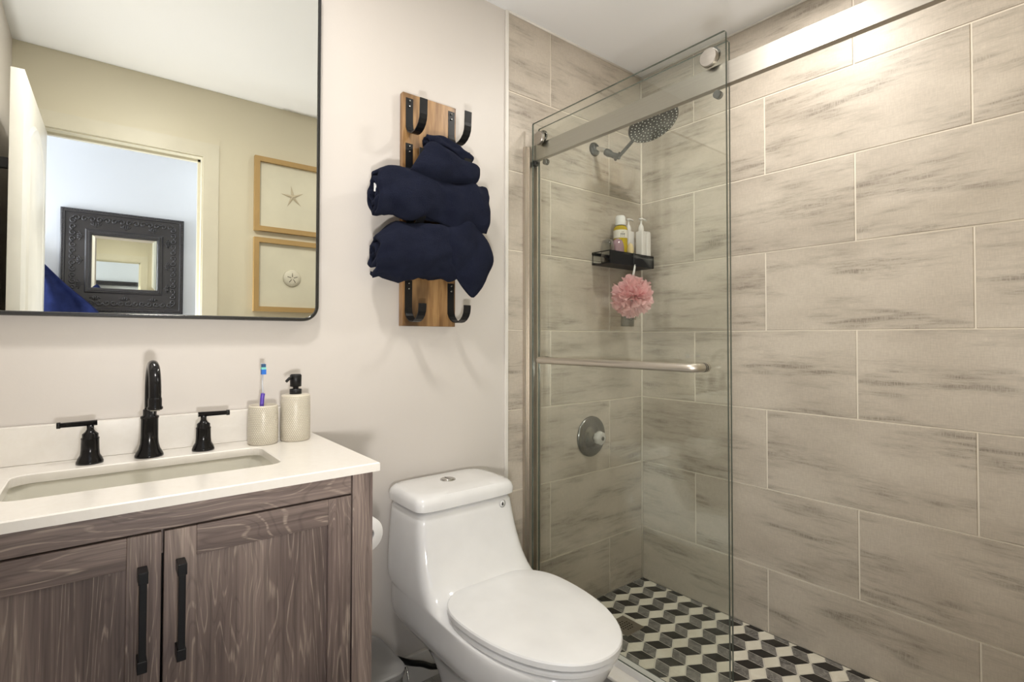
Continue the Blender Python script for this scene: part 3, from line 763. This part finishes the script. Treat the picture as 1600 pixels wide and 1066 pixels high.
def roll(bm, ctr, rads, theta, t=.010, seed=0., yr=1.0, ends=(0, 0), r_in=.014, start=0.0, n_s=30, wob=.011, dirn=1):
    """rolled cloth: ctr list of centre points, rads outer radius per point"""
    C = catmull(ctr, max(2, n_s//(len(ctr)-1))); NR = len(C)
    def rad_at(i):
        f = i/(NR-1)*(len(rads)-1); a = int(min(f, len(rads)-2)); return rads[a]+(rads[a+1]-rads[a])*(f-a)
    NT_ = int(theta*9); outer = []; 
    for i, c in enumerate(C):
        ro = rad_at(i); ring = []
        prog = i/(NR-1)
        for side in (0, 1):
            rng = range(NT_+1) if side == 0 else range(NT_, -1, -1)
            for k in rng:
                f = k/NT_; a = start + dirn*theta*f
                rr_ = r_in + (ro-r_in)*f - (t if side == 0 else 0)
                p = Vector((c.x, math.cos(a), math.sin(a)))
                nz = noise.noise(Vector((c.x*9+seed, p.y*1.3+f*2, p.z*1.3+seed)))
                nz2 = noise.noise(Vector((c.x*26+seed, p.y*2.4, p.z*2.4+seed)))
                rr2 = rr_*(1+.18*nz*f) + wob*nz2*f + .0055*f*math.sin(c.x*38+a*1.7+seed) + .0035*f*math.sin(c.x*67-a*2.3+seed*2)
                dx = 0
                if prog < .5: dx = -ends[0]*(1-prog*2)*(.5+noise.noise(Vector((p.y*1.5+seed, p.z*1.5, f*2.5))))
                else: dx = ends[1]*(prog*2-1)*(.5+noise.noise(Vector((p.y*1.5+seed+5, p.z*1.5, f*2.5))))
                ring.append(Vector((c.x+dx, c.y+rr2*yr*p.y, c.z+rr2*p.z)))
        outer.append(ring)
    loft(bm, outer, cap=(False, False))
    for R_ in (outer[0], outer[-1]):
        n = len(R_); h = n//2
        vs = [bm.verts.new(p) for p in R_]
        for k in range(h-1):
            try: bm.faces.new((vs[k], vs[k+1], vs[n-2-k], vs[n-1-k])).smooth = True
            except ValueError: pass
    bmesh.ops.remove_doubles(bm, verts=bm.verts, dist=1e-5)
def pillow(bm, outl, y0, thick, seed=0, ny=0.0, rings=6, amp=.004):
    """soft closed fold with outline in (x,z)"""
    P = catmull([(x, 0, z) for x, z in outl]+[(outl[0][0], 0, outl[0][1])], 4)[:-1]
    c = sum(P, Vector())/len(P); L = []
    for sd in (1, -1):
        seq = range(0, rings+1) if sd == 1 else range(rings-1, -1, -1)
        for q_ in seq:
            s = max(.04, math.sin(PI/2*q_/rings)); hgt = math.cos(PI/2*q_/rings)
            ring = []
            for p in P:
                X = c.x+(p.x-c.x)*s; Z = c.z+(p.z-c.z)*s
                nn = noise.noise(Vector((X*14+seed, Z*14, sd+seed)))*amp*2
                yy = y0 - sd*(thick*hgt*.5) + ny*(X-c.x) + nn
                ring.append(Vector((X, yy, Z)))
            L.append(ring)
    loft(bm, L)
def towel(name, label):
    return thing(name, (-1.2, -.05, 1.5), label, 'towel', 'navy towels rolled in the rack hooks')
# bottom towel
t1 = towel('towel', 'navy blue towel in the rack, lowest of three, with a corner hanging at right')
bm = bmesh.new()
roll(bm, [(-1.405, -.078, 1.395), (-1.34, -.084, 1.414), (-1.20, -.084, 1.432), (-1.12, -.084, 1.438), (-1.075, -.082, 1.440)], [.074, .100, .108, .100, .084], 13.0, .011, 1.3, .62, (.012, .01), start=-1.4)
link('rolled_cloth', bm, M_NAVY, t1, smooth=True)
bm = bmesh.new(); pillow(bm, [(-1.179, 1.49), (-1.115, 1.535), (-1.050, 1.515), (-1.005, 1.464), (-.984, 1.404), (-1.004, 1.35), (-1.058, 1.276), (-1.104, 1.306), (-1.139, 1.343), (-1.175, 1.38), (-1.19, 1.43)], -.112, .06, 3.3, amp=.010)
link('hanging_corner', bm, M_NAVY, t1, smooth=True)
# middle towel
t2 = towel('towel', 'navy blue towel in the rack, middle of three, its spiral end showing a white tag')
bm = bmesh.new()
roll(bm, [(-1.408, -.084, 1.575), (-1.31, -.084, 1.590), (-1.20, -.084, 1.588), (-1.10, -.084, 1.585), (-1.015, -.084, 1.577)], [.080, .092, .094, .096, .086], 16.5, .0095, 4.1, .62, (.014, .012), r_in=.020, start=.3)
link('rolled_cloth', bm, M_NAVY, t2, smooth=True)
bm = bmesh.new(); box(bm, (-1.419, -.100, 1.575), (-1.412, -.098, 1.600)); o = link('tag', bm, plain('white_tag', (.8, .8, .8), .6), t2); o['label'] = 'small white tag'
# top towel
t3 = towel('towel', 'navy blue towel in the rack, topmost and smallest of three')
bm = bmesh.new()
roll(bm, [(-1.225, -.072, 1.766), (-1.17, -.072, 1.768), (-1.11, -.072, 1.758), (-1.072, -.072, 1.748)], [.034, .042, .040, .032], 10.0, .009, 7.7, .9, (.012, .012), r_in=.01)
link('rolled_cloth', bm, M_NAVY, t3, smooth=True)
bm = bmesh.new(); pillow(bm, [(-1.305, 1.662), (-1.262, 1.735), (-1.235, 1.765), (-1.20, 1.752), (-1.12, 1.735), (-1.052, 1.722), (-1.045, 1.700), (-1.066, 1.655), (-1.12, 1.650), (-1.20, 1.640), (-1.26, 1.642)], -.112, .085, 2.2, amp=.008)
link('front_fold', bm, M_NAVY, t3, smooth=True)

# ------------------------------------------------------------------ shower enclosure
def glass_box(name, a, b, parent, rtop=0):
    bm = bmesh.new(); (x0, y0, z0), (x1, y1, z1) = a, b
    P = rrect(y0, y1, z0, z1, .006, 4)
    A = [bm.verts.new((x0, p[0], p[1])) for p in P]; B = [bm.verts.new((x1, p[0], p[1])) for p in P]
    bm.faces.new(A).material_index = 0; bm.faces.new(B).material_index = 0
    for k in range(len(P)):
        f = bm.faces.new((A[k], A[(k+1) % len(P)], B[(k+1) % len(P)], B[k])); f.material_index = 1
    return link(name, bm, [M_GLASS, M_GEDGE], parent)
GX = -.734
sdr = thing('sliding_shower_door', (GX, -.43, .1), 'frameless sliding glass shower door with nickel towel bar and round rollers', 'shower door')
glass_box('door_glass', (GX, -.819, .108), (GX+.008, -.034, 1.976), sdr)
bm = bmesh.new(); zb = 1.059
pts = [(GX+.002, -.128, zb)]
pts += [(-.772, -.128, zb)] + [(-.772-.018*math.sin(a), -.128-.018*(1-math.cos(a)), zb) for a in (.4, .8, 1.2, PI/2)]
pts += [(-.790, -.735+.012, zb)] + [(-.790+.018*(1-math.cos(a)), -.735-.018*math.sin(a)+.018*0, zb) for a in (.4, .8, 1.2, PI/2)][0:0]
pts += [(-.790, -.74, zb)] + [(-.790+.018*(1-math.cos(a)), -.74-.018*math.sin(a), zb) for a in (.4, .8, 1.2, PI/2)] + [(GX+.002, -.758, zb)]
tube(bm, pts, .0125, 16)
b_ = link('towel_bar', bm, M_NICKEL, sdr)
bm = bmesh.new()
for y in (-.128, -.758):
    for xx in (-.744, -.752): tube(bm, [(xx-.0012, y, zb), (xx+.0012, y, zb)], .0129, 16)
link('seal_ring', bm, M_BLACK, sdr)
for y, z in ((-.083, 1.903), (-.776, 1.914)):
    bm = bmesh.new(); lathe(bm, [(.0235, 0), (.0255, .002), (.0255, .012), (.0235, .0145), (.0001, .0150)], (GX, y, z), (-1, 0, 0), 32)
    r_ = link('roller', bm, M_CAP, sdr, smooth='angle')
    bm = bmesh.new(); lathe(bm, [(.0225, 0), (.0225, .006)], (GX+.009, y, z+.012), (1, 0, 0), 28); tube(bm, [(GX+.002, y, z), (GX+.02, y, z)], .009, 12); link('wheel', bm, M_DCHROME, r_)
    bm = bmesh.new(); lathe(bm, [(.011, 0), (.011, .016)], (GX+.009, y-.012, 1.814), (1, 0, 0), 20); link('anti_jump_stop', bm, M_DCHROME, r_)
fx = thing('fixed_glass_panel', (-.684, -.4, .1), 'fixed glass shower panel standing behind the sliding door', 'glass panel')
glass_box('panel_glass', (-.688, -.803, .092), (-.680, -.018, 1.972), fx)
rl = thing('shower_rail', (-.715, -.75, 1.83), 'flat brushed nickel rail across the top of the shower opening', 'rail')
bm = bmesh.new(); box(bm, (-.724, W_Y+.004, 1.831), (-.704, -.020, 1.893), bev=.001); link('bar', bm, M_RAIL, rl)
bm = bmesh.new(); box(bm, (-.727, -.024, 1.815), (-.700, -.001, 1.885), bev=.002); link('end_bracket', bm, M_BLACK, rl)
bm = bmesh.new(); tube(bm, [(-.73, -.038, 1.822), (-.71, -.038, 1.822)], .010, 14); link('bumper', bm, M_BLACK, rl)
jb = thing('wall_channel', (-.71, -.01, .1), 'upright metal wall channel holding the shower glass at the tiled wall', 'door channel')
bm = bmesh.new(); box(bm, (-.752, -.014, .09), (-.738, -.0005, 1.89), bev=.001); box(bm, (-.738, -.024, .09), (-.725, -.0005, 1.89), bev=.001)
box(bm, (-.695, -.020, .092), (-.689, -.0005, 1.89)); box(bm, (-.679, -.020, .092), (-.673, -.0005, 1.89)); link('profile', bm, M_NICKEL, jb)
bm = bmesh.new(); box(bm, (-.742, -.816, .0905), (-.737, -.02, .112)); box(bm, (-.724, W_Y+.003, .0905), (-.690, -.024, .0975), bev=.001); 
tag(link('threshold_track', bm, plain('white_track', (.72, .71, .69), .3)), 'low white guide track on the shower curb', 'track')

# shower head
sh = thing('rain_shower', (-.34, 0, 1.975), 'dark round rain shower head on an adjustable arm', 'shower head')
bm = bmesh.new(); lathe(bm, [(.031, 0), (.030, .006), (.022, .013), (.016, .018)], (-.337, -.0005, 1.976), (0, -1, 0)); link('flange', bm, M_ARM, sh)
bm = bmesh.new(); tube(bm, catmull([(-.337, -.012, 1.976), (-.333, -.05, 1.960), (-.328, -.075, 1.944)]), .0105, 14); link('wall_arm', bm, M_CHROME, sh)
bm = bmesh.new(); tube(bm, catmull([(-.331, -.062, 1.950), (-.326, -.085, 1.934), (-.322, -.105, 1.922), (-.317, -.125, 1.915)]), [.015, .0155, .016, .0165, .016, .015, .014, .013, .0125, .0125, .013, .013, .0135, .013, .013, .013, .013, .013, .0128][:19], 14)
tube(bm, [(-.330, -.112, 1.900), (-.318, -.118, 1.921), (-.311, -.121, 1.933)], .006, 10)
hn = Vector((0, -math.sin(math.radians(27)), -math.cos(math.radians(27)))); hc = Vector((-.303, -.285, 2.008))
back = hc - hn*.030
tube(bm, catmull([(-.317, -.125, 1.917), tuple(Vector((-.317, -.125, 1.917))*.5+back*.5+Vector((0, 0, -.004))), tuple(back)]), .0075, 12)
link('adjustable_arm', bm, M_ARM, sh)
bm = bmesh.new(); lathe(bm, [(.012, -.034), (.016, -.026), (.030, -.016), (.095, -.008), (.1045, -.004), (.105, 0), (.102, .003), (.0001, .0035)], hc, hn, 48, mi=0)
link('spray_plate', bm, plain('head_dark', (.010, .010, .010), .22, spec=.4), sh)
bm = bmesh.new(); q_ = Vector((0, 0, 1)).rotation_difference(hn)
for ri in range(1, 7):
    cnt = ri*6
    for k in range(cnt):
        a = 2*PI*k/cnt + ri*.3; cc = hc + q_ @ Vector((ri*.0158*math.cos(a), ri*.0158*math.sin(a), .0035))
        lathe(bm, [(.0027, 0), (.0020, .0022), (.0001, .0024)], cc, hn, 6)
link('nozzles', bm, plain('nozzle_grey', (.8, .8, .78), .4), sh)
# valve
vl = thing('shower_valve', (-.36, 0, .714), 'round chrome shower valve with clear knob on the tiled wall', 'shower valve')
bm = bmesh.new(); lathe(bm, [(.088, 0), (.0875, .004), (.080, .010), (.060, .0125), (.052, .013), (.048, .020), (.030, .026), (.024, .032), (.020, .034)], (-.360, -.0005, .712), (0, -1, 0), 48); link('escutcheon', bm, M_DCHROME, vl)
bm = bmesh.new(); N = 40; L = []
for (rad, h) in ((.012, .030), (.018, .034), (.026, .038), (.0285, .050), (.027, .062), (.020, .066), (.009, .067)):
    L.append([Vector((-.360+rad*(1+.06*math.cos(8*2*PI*k/N))*math.cos(2*PI*k/N), -h, .712+rad*(1+.06*math.cos(8*2*PI*k/N))*math.sin(2*PI*k/N))) for k in range(N)])
loft(bm, L); link('knob', bm, plain('acrylic_knob', (.72, .70, .66), .08, spec=.9, trans=.35), vl)
bm = bmesh.new(); lathe(bm, [(.0085, 0), (.008, .002), (.004, .003), (.0001, .001)], (-.360, -.0672, .712), (0, -1, 0)); link('knob_screw', bm, M_DCHROME, vl)

# corner shelf
sf = thing('shower_shelf', (-.2, -.05, 1.46), 'black metal basket shelf high in the shower corner', 'shelf')
X0, X1, YF, ZB, ZT = -.353, -.045, -.103, 1.460, 1.516
bm = bmesh.new()
for z in (ZB, ZT):
    pass
box(bm, (X0, YF, ZB), (X1, YF+.003, ZT), bev=.0012)
link('front_panel', bm, M_BLACK, sf)
bm = bmesh.new()
nx_, ny_ = 26, 8
box(bm, (X0, YF+.003, ZB), (X1, -.004, ZB+.0025))
link('base_plate', bm, M_BLACK, sf)
bm = bmesh.new()
for x in (X0+.0025, X1-.0025):
    tube(bm, [(x, YF+.003, ZB+.002), (x, -.004, ZB+.002), (x, -.004, ZT-.002), (x, YF+.003, ZT-.002)], .0026, 8, closed=True)
box(bm, (X0, -.004, ZT-.012), (X1, -.0008, ZT)); box(bm, (X0, -.004, ZB), (X1, -.0008, ZB+.01))
link('side_loop', bm, M_BLACK, sf)
bm = bmesh.new(); tube(bm, [(-.198, YF-.001, ZT), (-.198, YF-.0045, ZT-.002), (-.198, YF-.0045, ZB+.004), (-.198, YF-.0105, ZB-.001), (-.198, YF-.015, ZB+.004)], .0022, 8); link('small_hook', bm, M_BLACK, sf)
ZS = ZB+.003
# yellow bottle
yb = thing('shampoo_bottle', (-.212, -.045, ZS), 'yellow shampoo bottle with white cap and label on the shelf', 'bottle')
bm = bmesh.new(); c = (-.212, -.045, ZS)
lathe(bm, [(.028, 0), (.031, .004), (.031, .166), (.027, .176), (.018, .182)], c); link('bottle_body', bm, plain('yellow_gel', (.62, .46, .02), .12, spec=.7, trans=.25), yb)
bm = bmesh.new(); lathe(bm, [(.023, 0), (.0235, .003), (.0225, .036), (.018, .044), (.0001, .046)], (c[0], c[1], ZS+.183)); link('cap', bm, plain('white_cap', (.8, .8, .78), .35), yb)
bm = bmesh.new(); lathe(bm, [(.0315, .124), (.0315, .160)], c, cap=False); o = link('label', bm, plain('cream_label', (.78, .74, .66), .5), yb)
bm = bmesh.new()
for z, a0, a1, hh in ((.136, -2.45, -1.75, .008), (.129, -2.5, -1.75, .003), (.148, -2.3, -1.95, .003)):
    n = 9
    for k in range(n):
        if k % 3 == 2: continue
        a, b = a0+(a1-a0)*k/n, a0+(a1-a0)*(k+.8)/n
        vs = [bm.verts.new((c[0]+.0319*math.cos(t), c[1]+.0319*math.sin(t), ZS+z+zz)) for t, zz in ((a, 0), (b, 0), (b, hh), (a, hh))]; bm.faces.new(vs)
link('label_print', bm, plain('print_black', (.03, .03, .03), .5), yb)
M_WB = plain('white_bottle_plastic', (.76, .73, .70), .3)
def pumpb(x, y, w_, dp_, h, pump, label):
    t = thing('pump_bottle' if pump else 'lotion_bottle', (x, y, ZS), label, 'bottle')
    bm = bmesh.new(); box(bm, (x-w_/2, y-dp_/2, ZS), (x+w_/2, y+dp_/2, ZS+h), bev=.004, seg=3)
    if pump: lathe(bm, [(.011, 0), (.013, .006), (.012, .02), (.007, .032)], (x, y, ZS+h-.001))
    link('bottle_body', bm, M_WB, t, smooth='angle')
    if pump:
        bm = bmesh.new(); z = ZS+h+.030
        lathe(bm, [(.007, 0), (.004, .002), (.004, .022), (.010, .023), (.010, .030), (.0001, .032)], (x, y, z)); tube(bm, [(x, y, z+.027), (x+.018, y-.004, z+.027), (x+.030, y-.006, z+.022)], [.005, .0042, .003], 8)
        link('pump', bm, M_WB, t)
    else:
        bm = bmesh.new(); box(bm, (x-w_/2+.002, y-dp_/2+.002, ZS+h), (x+w_/2-.002, y+dp_/2-.002, ZS+h+.004), bev=.001); link('cap', bm, M_WB, t)
    return t
pumpb(-.136, -.030, .040, .036, .168, True, 'white rectangular pump bottle on the shelf, next to the yellow bottle')
pumpb(-.104, -.076, .034, .036, .166, True, 'white rectangular pump bottle at the shelf front, between two other white bottles')
pumpb(-.066, -.074, .030, .036, .164, False, 'slim white rectangular bottle without pump at right end of the shelf')
def egg(name, x, y, rx, h, mat, label, cat):
    bm = bmesh.new(); pr = []
    for k in range(13):
        t = k/12; pr.append((max(.0001, rx*math.sqrt(max(0, 1-(max(0, t-.62)/.38)**2))), h*t))
    pr[0] = (rx*.85, 0); lathe(bm, pr, (x, y, ZS)); return tag(link(name, bm, mat), label, cat)
egg('round_jar', -.262, -.069, .028, .118, plain('purple_clear', (.55, .36, .42), .06, spec=.9, trans=.45), 'round pinkish translucent jar in front of the yellow bottle', 'jar')
egg('bath_sponge', -.190, -.082, .0155, .104, plain('cream_sponge', (.62, .50, .28), .7, bumpsc=300), 'small oval cream sponge at the front of the basket shelf', 'sponge')
egg('plastic_tub', -.318, -.060, .030, .112, M_CLEAR, 'clear rounded plastic tub at left end of the shelf', 'tub')

# loofah
lf = thing('bath_puff', (-.236, -.145, 1.315), 'pink mesh bath puff hanging from the black shelf', 'bath puff')
def puff(c, R0):
    bm = bmesh.new(); rnd = random.Random(5); c = Vector(c)
    for i in range(70):
        z_ = 1-2*(i+.5)/70; rr_ = math.sqrt(1-z_*z_); a = i*2.39996
        dn = Vector((rr_*math.cos(a), rr_*math.sin(a), z_))
        x = dn.cross(Vector((rnd.uniform(-1, 1), rnd.uniform(-1, 1), rnd.uniform(-1, 1)))).normalized(); y = dn.cross(x)
        R_ = R0*rnd.uniform(.82, 1.08); wdt = rnd.uniform(.026, .040); rows = []
        nA, nB = 6, 22
        ph = rnd.random()*6; cup = rnd.uniform(.1, .5)
        for ia in range(nA+1):
            f = ia/nA; h = R_*(.30+.70*f); w2 = wdt*(.25+.85*f**.7); row = []
            for ib in range(nB+1):
                t = (ib/nB-.5)*2
                wave = math.sin(t*5+ph)*.013*f + math.sin(t*14+ph*2)*.0045*f*f
                p = c + dn*(h*(1-cup*.4*t*t*f)+.004*math.sin(t*11+ph)*f*f) + x*(t*w2) + y*(wave + cup*.02*f*t*t)
                row.append(bm.verts.new(p))
            rows.append(row)
        for A, B in zip(rows, rows[1:]):
            for q in range(nB): f_ = bm.faces.new((A[q], A[q+1], B[q+1], B[q])); f_.smooth = True
    return bm
def pinkmat():
    k = NT('pink_mesh'); k.b.inputs['Roughness'].default_value = .6
    n = k.noise(k.pos(), 30, 3)
    k.l(k.ramp(n, [(.3, (.97, .60, .62)), (.7, (1, .76, .76))]), k.b.inputs['Base Color'])
    tl_ = k.new('ShaderNodeBsdfTranslucent'); tl_.inputs[0].default_value = (1, .68, .68, 1)
    mx = k.new('ShaderNodeMixShader'); mx.inputs[0].default_value = .4; k.l(k.b.outputs[0], mx.inputs[1]); k.l(tl_.outputs[0], mx.inputs[2])
    tr = k.new('ShaderNodeBsdfTransparent'); mx2 = k.new('ShaderNodeMixShader'); mx2.inputs[0].default_value = .12
    k.l(mx.outputs[0], mx2.inputs[1]); k.l(tr.outputs[0], mx2.inputs[2]); k.l(mx2.outputs[0], k.out.inputs[0]); return k.m
link('ruffles', puff((-.246, -.135, 1.318), .088), pinkmat(), lf, auto='keep')
bm = bmesh.new()
for s in (-1, 1): tube(bm, catmull([(-.246, -.130, 1.335), (-.225+s*.004, -.122, 1.40), (-.198+s*.003, -.1135, ZB+.0005)]), .0018, 8)
tube(bm, [(-.201, -.1135, ZB), (-.198, -.1135, ZB+.0035), (-.195, -.1135, ZB)], .0018, 8)
o = link('cord', bm, plain('white_cord', (.85, .84, .82), .6), lf); o['label'] = 'white hanging cord'
ak = thing('adhesive_hook', (-.10, 0, 1.24), 'clear square adhesive wall hook with chrome knob below the shower shelf', 'hook')
bm = bmesh.new(); box(bm, (-.155, -.003, 1.195), (-.060, -.0005, 1.285), bev=.001); link('backing_plate', bm, M_CLEAR, ak)
bm = bmesh.new(); lathe(bm, [(.012, 0), (.010, .006), (.006, .012), (.008, .020), (.0095, .026), (.0001, .030)], (-.088, -.003, 1.235), (0, -1, 0)); link('knob', bm, M_CHROME, ak)
# drain
dn = thing('floor_drain', (-.40, -.214, 0), 'square metal floor drain with small holes in the mosaic floor', 'drain')
bm = bmesh.new(); box(bm, (-.452, -.267, -.0005), (-.348, -.161, .003), bev=.001); link('grate', bm, M_STEEL, dn)
bm = bmesh.new()
for i in range(5):
    for j in range(5):
        if (i in (0, 4)) and (j in (0, 4)): continue
        lathe(bm, [(.0038, 0), (.0038, .0002)], (-.40+(i-2)*.0125, -.214+(j-2)*.0125, .0031), n=10)
link('holes', bm, M_GAP, dn)

# ------------------------------------------------------------------ ceiling lamps
for i, (x, y, pw, c) in enumerate(CANS):
    t = thing('recessed_light', (x, y, H_CEIL), ('round white recessed ceiling light over the vanity side' if i == 0 else 'round white recessed ceiling light inside the shower'), 'ceiling light', 'recessed ceiling lights')
    bm = bmesh.new(); lathe(bm, [(.060, -.001), (.062, -.006), (.078, -.005), (.082, 0)], (x, y, H_CEIL), cap=False); link('trim_ring', bm, M_TRIM, t)
    k = NT('lamp_diffuser'); k.b.inputs['Emission Color'].default_value = (*c, 1); k.b.inputs['Emission Strength'].default_value = 5.0
    bm = bmesh.new(); lathe(bm, [(.0001, -.0020), (.060, -.0015)], (x, y, H_CEIL), cap=False); link('diffuser', bm, k.m, t)

# ------------------------------------------------------------------ pictures on the front wall
def star(bm, c, R_):
    c = Vector(c); P = []
    top = bm.verts.new(c+Vector((0, .007, 0)))
    for k in range(10):
        a = PI/2 + .15 + k*PI/5; rr_ = R_ if k % 2 == 0 else R_*.22
        P.append((bm.verts.new(c+Vector((rr_*math.cos(a), .001 if k % 2 == 0 else .0015, rr_*math.sin(a)))), rr_))
    for k in range(10): bm.faces.new((top, P[k][0], P[(k+1) % 10][0]))
for z0, z1, kind in ((1.712, 2.112, 0), (1.280, 1.676, 1)):
    x0, x1 = -1.412, -1.012; y = W_Y
    t = thing('framed_picture', ((x0+x1)/2, y, z0), 'light oak framed starfish picture, upper of the two on the wall facing the mirror' if kind == 0 else 'light oak framed sand dollar picture, lower of the two on the wall facing the mirror', 'picture', 'oak framed sea life pictures')
    bm = bmesh.new(); o_ = rrect(x0, x1, z0, z1, .001, 1); i_ = rrect(x0+.026, x1-.026, z0+.026, z1-.026, .001, 1); ring_prism(bm, o_, i_, y+.024, y+.0008)
    link('frame', bm, M_OAKFR, t, smooth='angle')
    bm = bmesh.new(); box(bm, (x0+.024, y+.001, z0+.024), (x1-.024, y+.006, z1-.024)); f = link('mount', bm, plain('mount_cream', (.66, .63, .50), .6), t)
    bm = bmesh.new(); cx_, cz_ = (x0+x1)/2, (z0+z1)/2
    if kind == 0: star(bm, (cx_, y+.0062, cz_+.01), .065); link('starfish', bm, plain('starfish_tan', (.50, .44, .32), .8, bumpsc=200), t)
    else:
        lathe(bm, [(.048, 0), (.045, .006), (.02, .010), (.0001, .011)], (cx_, y+.0062, cz_-.01), (0, 1, 0), 30)
        for k in range(5):
            a = PI/2+k*2*PI/5; tube(bm, [(cx_+.008*math.cos(a), y+.0168, cz_-.01+.008*math.sin(a)), (cx_+.028*math.cos(a), y+.0145, cz_-.01+.028*math.sin(a))], .0022, 6, mi=1)
        link('sand_dollar', bm, [plain('shell_cream', (.62, .59, .48), .7), plain('shell_mark', (.22, .20, .16), .8)], t)

# ------------------------------------------------------------------ carved mirror in the hall
cm = thing('carved_mirror', (-1.933, -2.38, 1.29), 'square mirror in a wide dark carved frame on the pale blue hall wall', 'mirror')
X0, X1, Z0m, Z1m = -2.234, -1.632, 1.288, 1.882; ix0, ix1, iz0, iz1 = -2.092, -1.776, 1.428, 1.744; yw = -2.38
M_DK = plain('dark_pewter', (.036, .032, .036), .33, spec=.7, bumpsc=60)
bm = bmesh.new(); L = []
for e, yy in ((0, .001), (0, .020), (.005, .024), (.020, .025), (.024, .020), (.110, .020), (.116, .026), (.138, .027), (.142, .020), (.142, .008)):
    L.append([Vector((x, yw+yy, z)) for x, z in rrect(X0+e, X1-e, Z0m+e, Z1m-e, .001, 1)])
loft(bm, L, cap=(True, False), smooth=False)
cx_, cz_ = (X0+X1)/2, (Z0m+Z1m)/2
def place(side, u_, v_, hgt):   # u_ along the side, v_ outward from centre
    if side == 0: return Vector((cx_+u_, yw+hgt, cz_+v_))
    if side == 1: return Vector((cx_+v_, yw+hgt, cz_-u_))
    if side == 2: return Vector((cx_-u_, yw+hgt, cz_-v_))
    return Vector((cx_-v_, yw+hgt, cz_+u_))
for sd_ in range(4):
    for k in range(-3, 4):     # scrolls
        uc = k*.070
        for sg in (1, -1):
            pts = []
            for q in range(14):
                a = q*.55; rr_ = .0175*(1-q/17); pts.append(place(sd_, uc+sg*.0175+sg*rr_*math.cos(a), .243+rr_*math.sin(a), .021))
            tube(bm, pts, .0050, 6)
        if k % 2 == 0:
            for q in (-1, 0, 1): tube(bm, [place(sd_, uc+q*.010, .226, .021), place(sd_, uc+q*.012, .205-.010*(q == 0), .021)], [.0055, .002], 6)
            tube(bm, [place(sd_, uc+a_, .218-abs(.026-abs(a_))*.6, .021) for a_ in (-.026, -.013, 0, .013, .026)], .003, 5)
    for k in range(-22, 23): # beads round the glass
        lathe(bm, [(.0038, 0), (.003, .003), (.0001, .0038)], place(sd_, k*.0078, .170, .0265), (0, 1, 0), 6)
    for k in range(-26, 27): lathe(bm, [(.0036, 0), (.0001, .0035)], place(sd_, k*.0110, .290, .0245), (0, 1, 0), 5)
link('carved_frame', bm, M_DK, cm)
bm = bmesh.new(); L = [[Vector((x, yw+yy, z)) for x, z in rrect(ix0-.004+e, ix1+.004-e, iz0-.004+e, iz1+.004-e, .001, 1)] for e, yy in ((0, .004), (0, .008), (.026, .0095))]
loft(bm, L, smooth=False); link('bevelled_pane', bm, M_MIRROR, cm)
# unclear blue shape, built as hanging fabric
ctb = thing('blue_fabric', (-2.40, -2.37, 1.3), 'royal blue fabric shape on the hall wall beside the carved mirror', 'garment')
bm = bmesh.new(); L = []
for i in range(30):
    t = i/29; z = 1.66-t*.95; ring = []
    xr = -2.40 + min(t, .62)*.86 + .02*math.sin(t*22)*t; xl = -2.47-min(t, .5)*.30
    for k in range(64):
        a = 2*PI*k/64; cx2, w2 = (xl+xr)/2, (xr-xl)/2
        fold = math.sin(a*7+z*9)*.010+noise.noise(Vector((math.cos(a)*3+z*6, z*11-math.cos(a)*4, 1)))*.030
        ring.append(Vector((cx2+w2*math.cos(a), -2.312+(.046*min(1, .3+t*2))*math.sin(a)+(fold if math.sin(a) > 0 else 0)*min(1, t*3), z+.012*math.sin(a*5)*t)))
    L.append(ring)
loft(bm, L); link('cloth', bm, M_BLUE, ctb, smooth=True)
bm = bmesh.new(); tube(bm, [(-2.435, -2.38, 1.65), (-2.435, -2.31, 1.65), (-2.435, -2.29, 1.68)], .006, 8); tag(link('wall_hook', bm, M_BLACK), 'small black hook on the hall wall holding the blue fabric', 'hook')
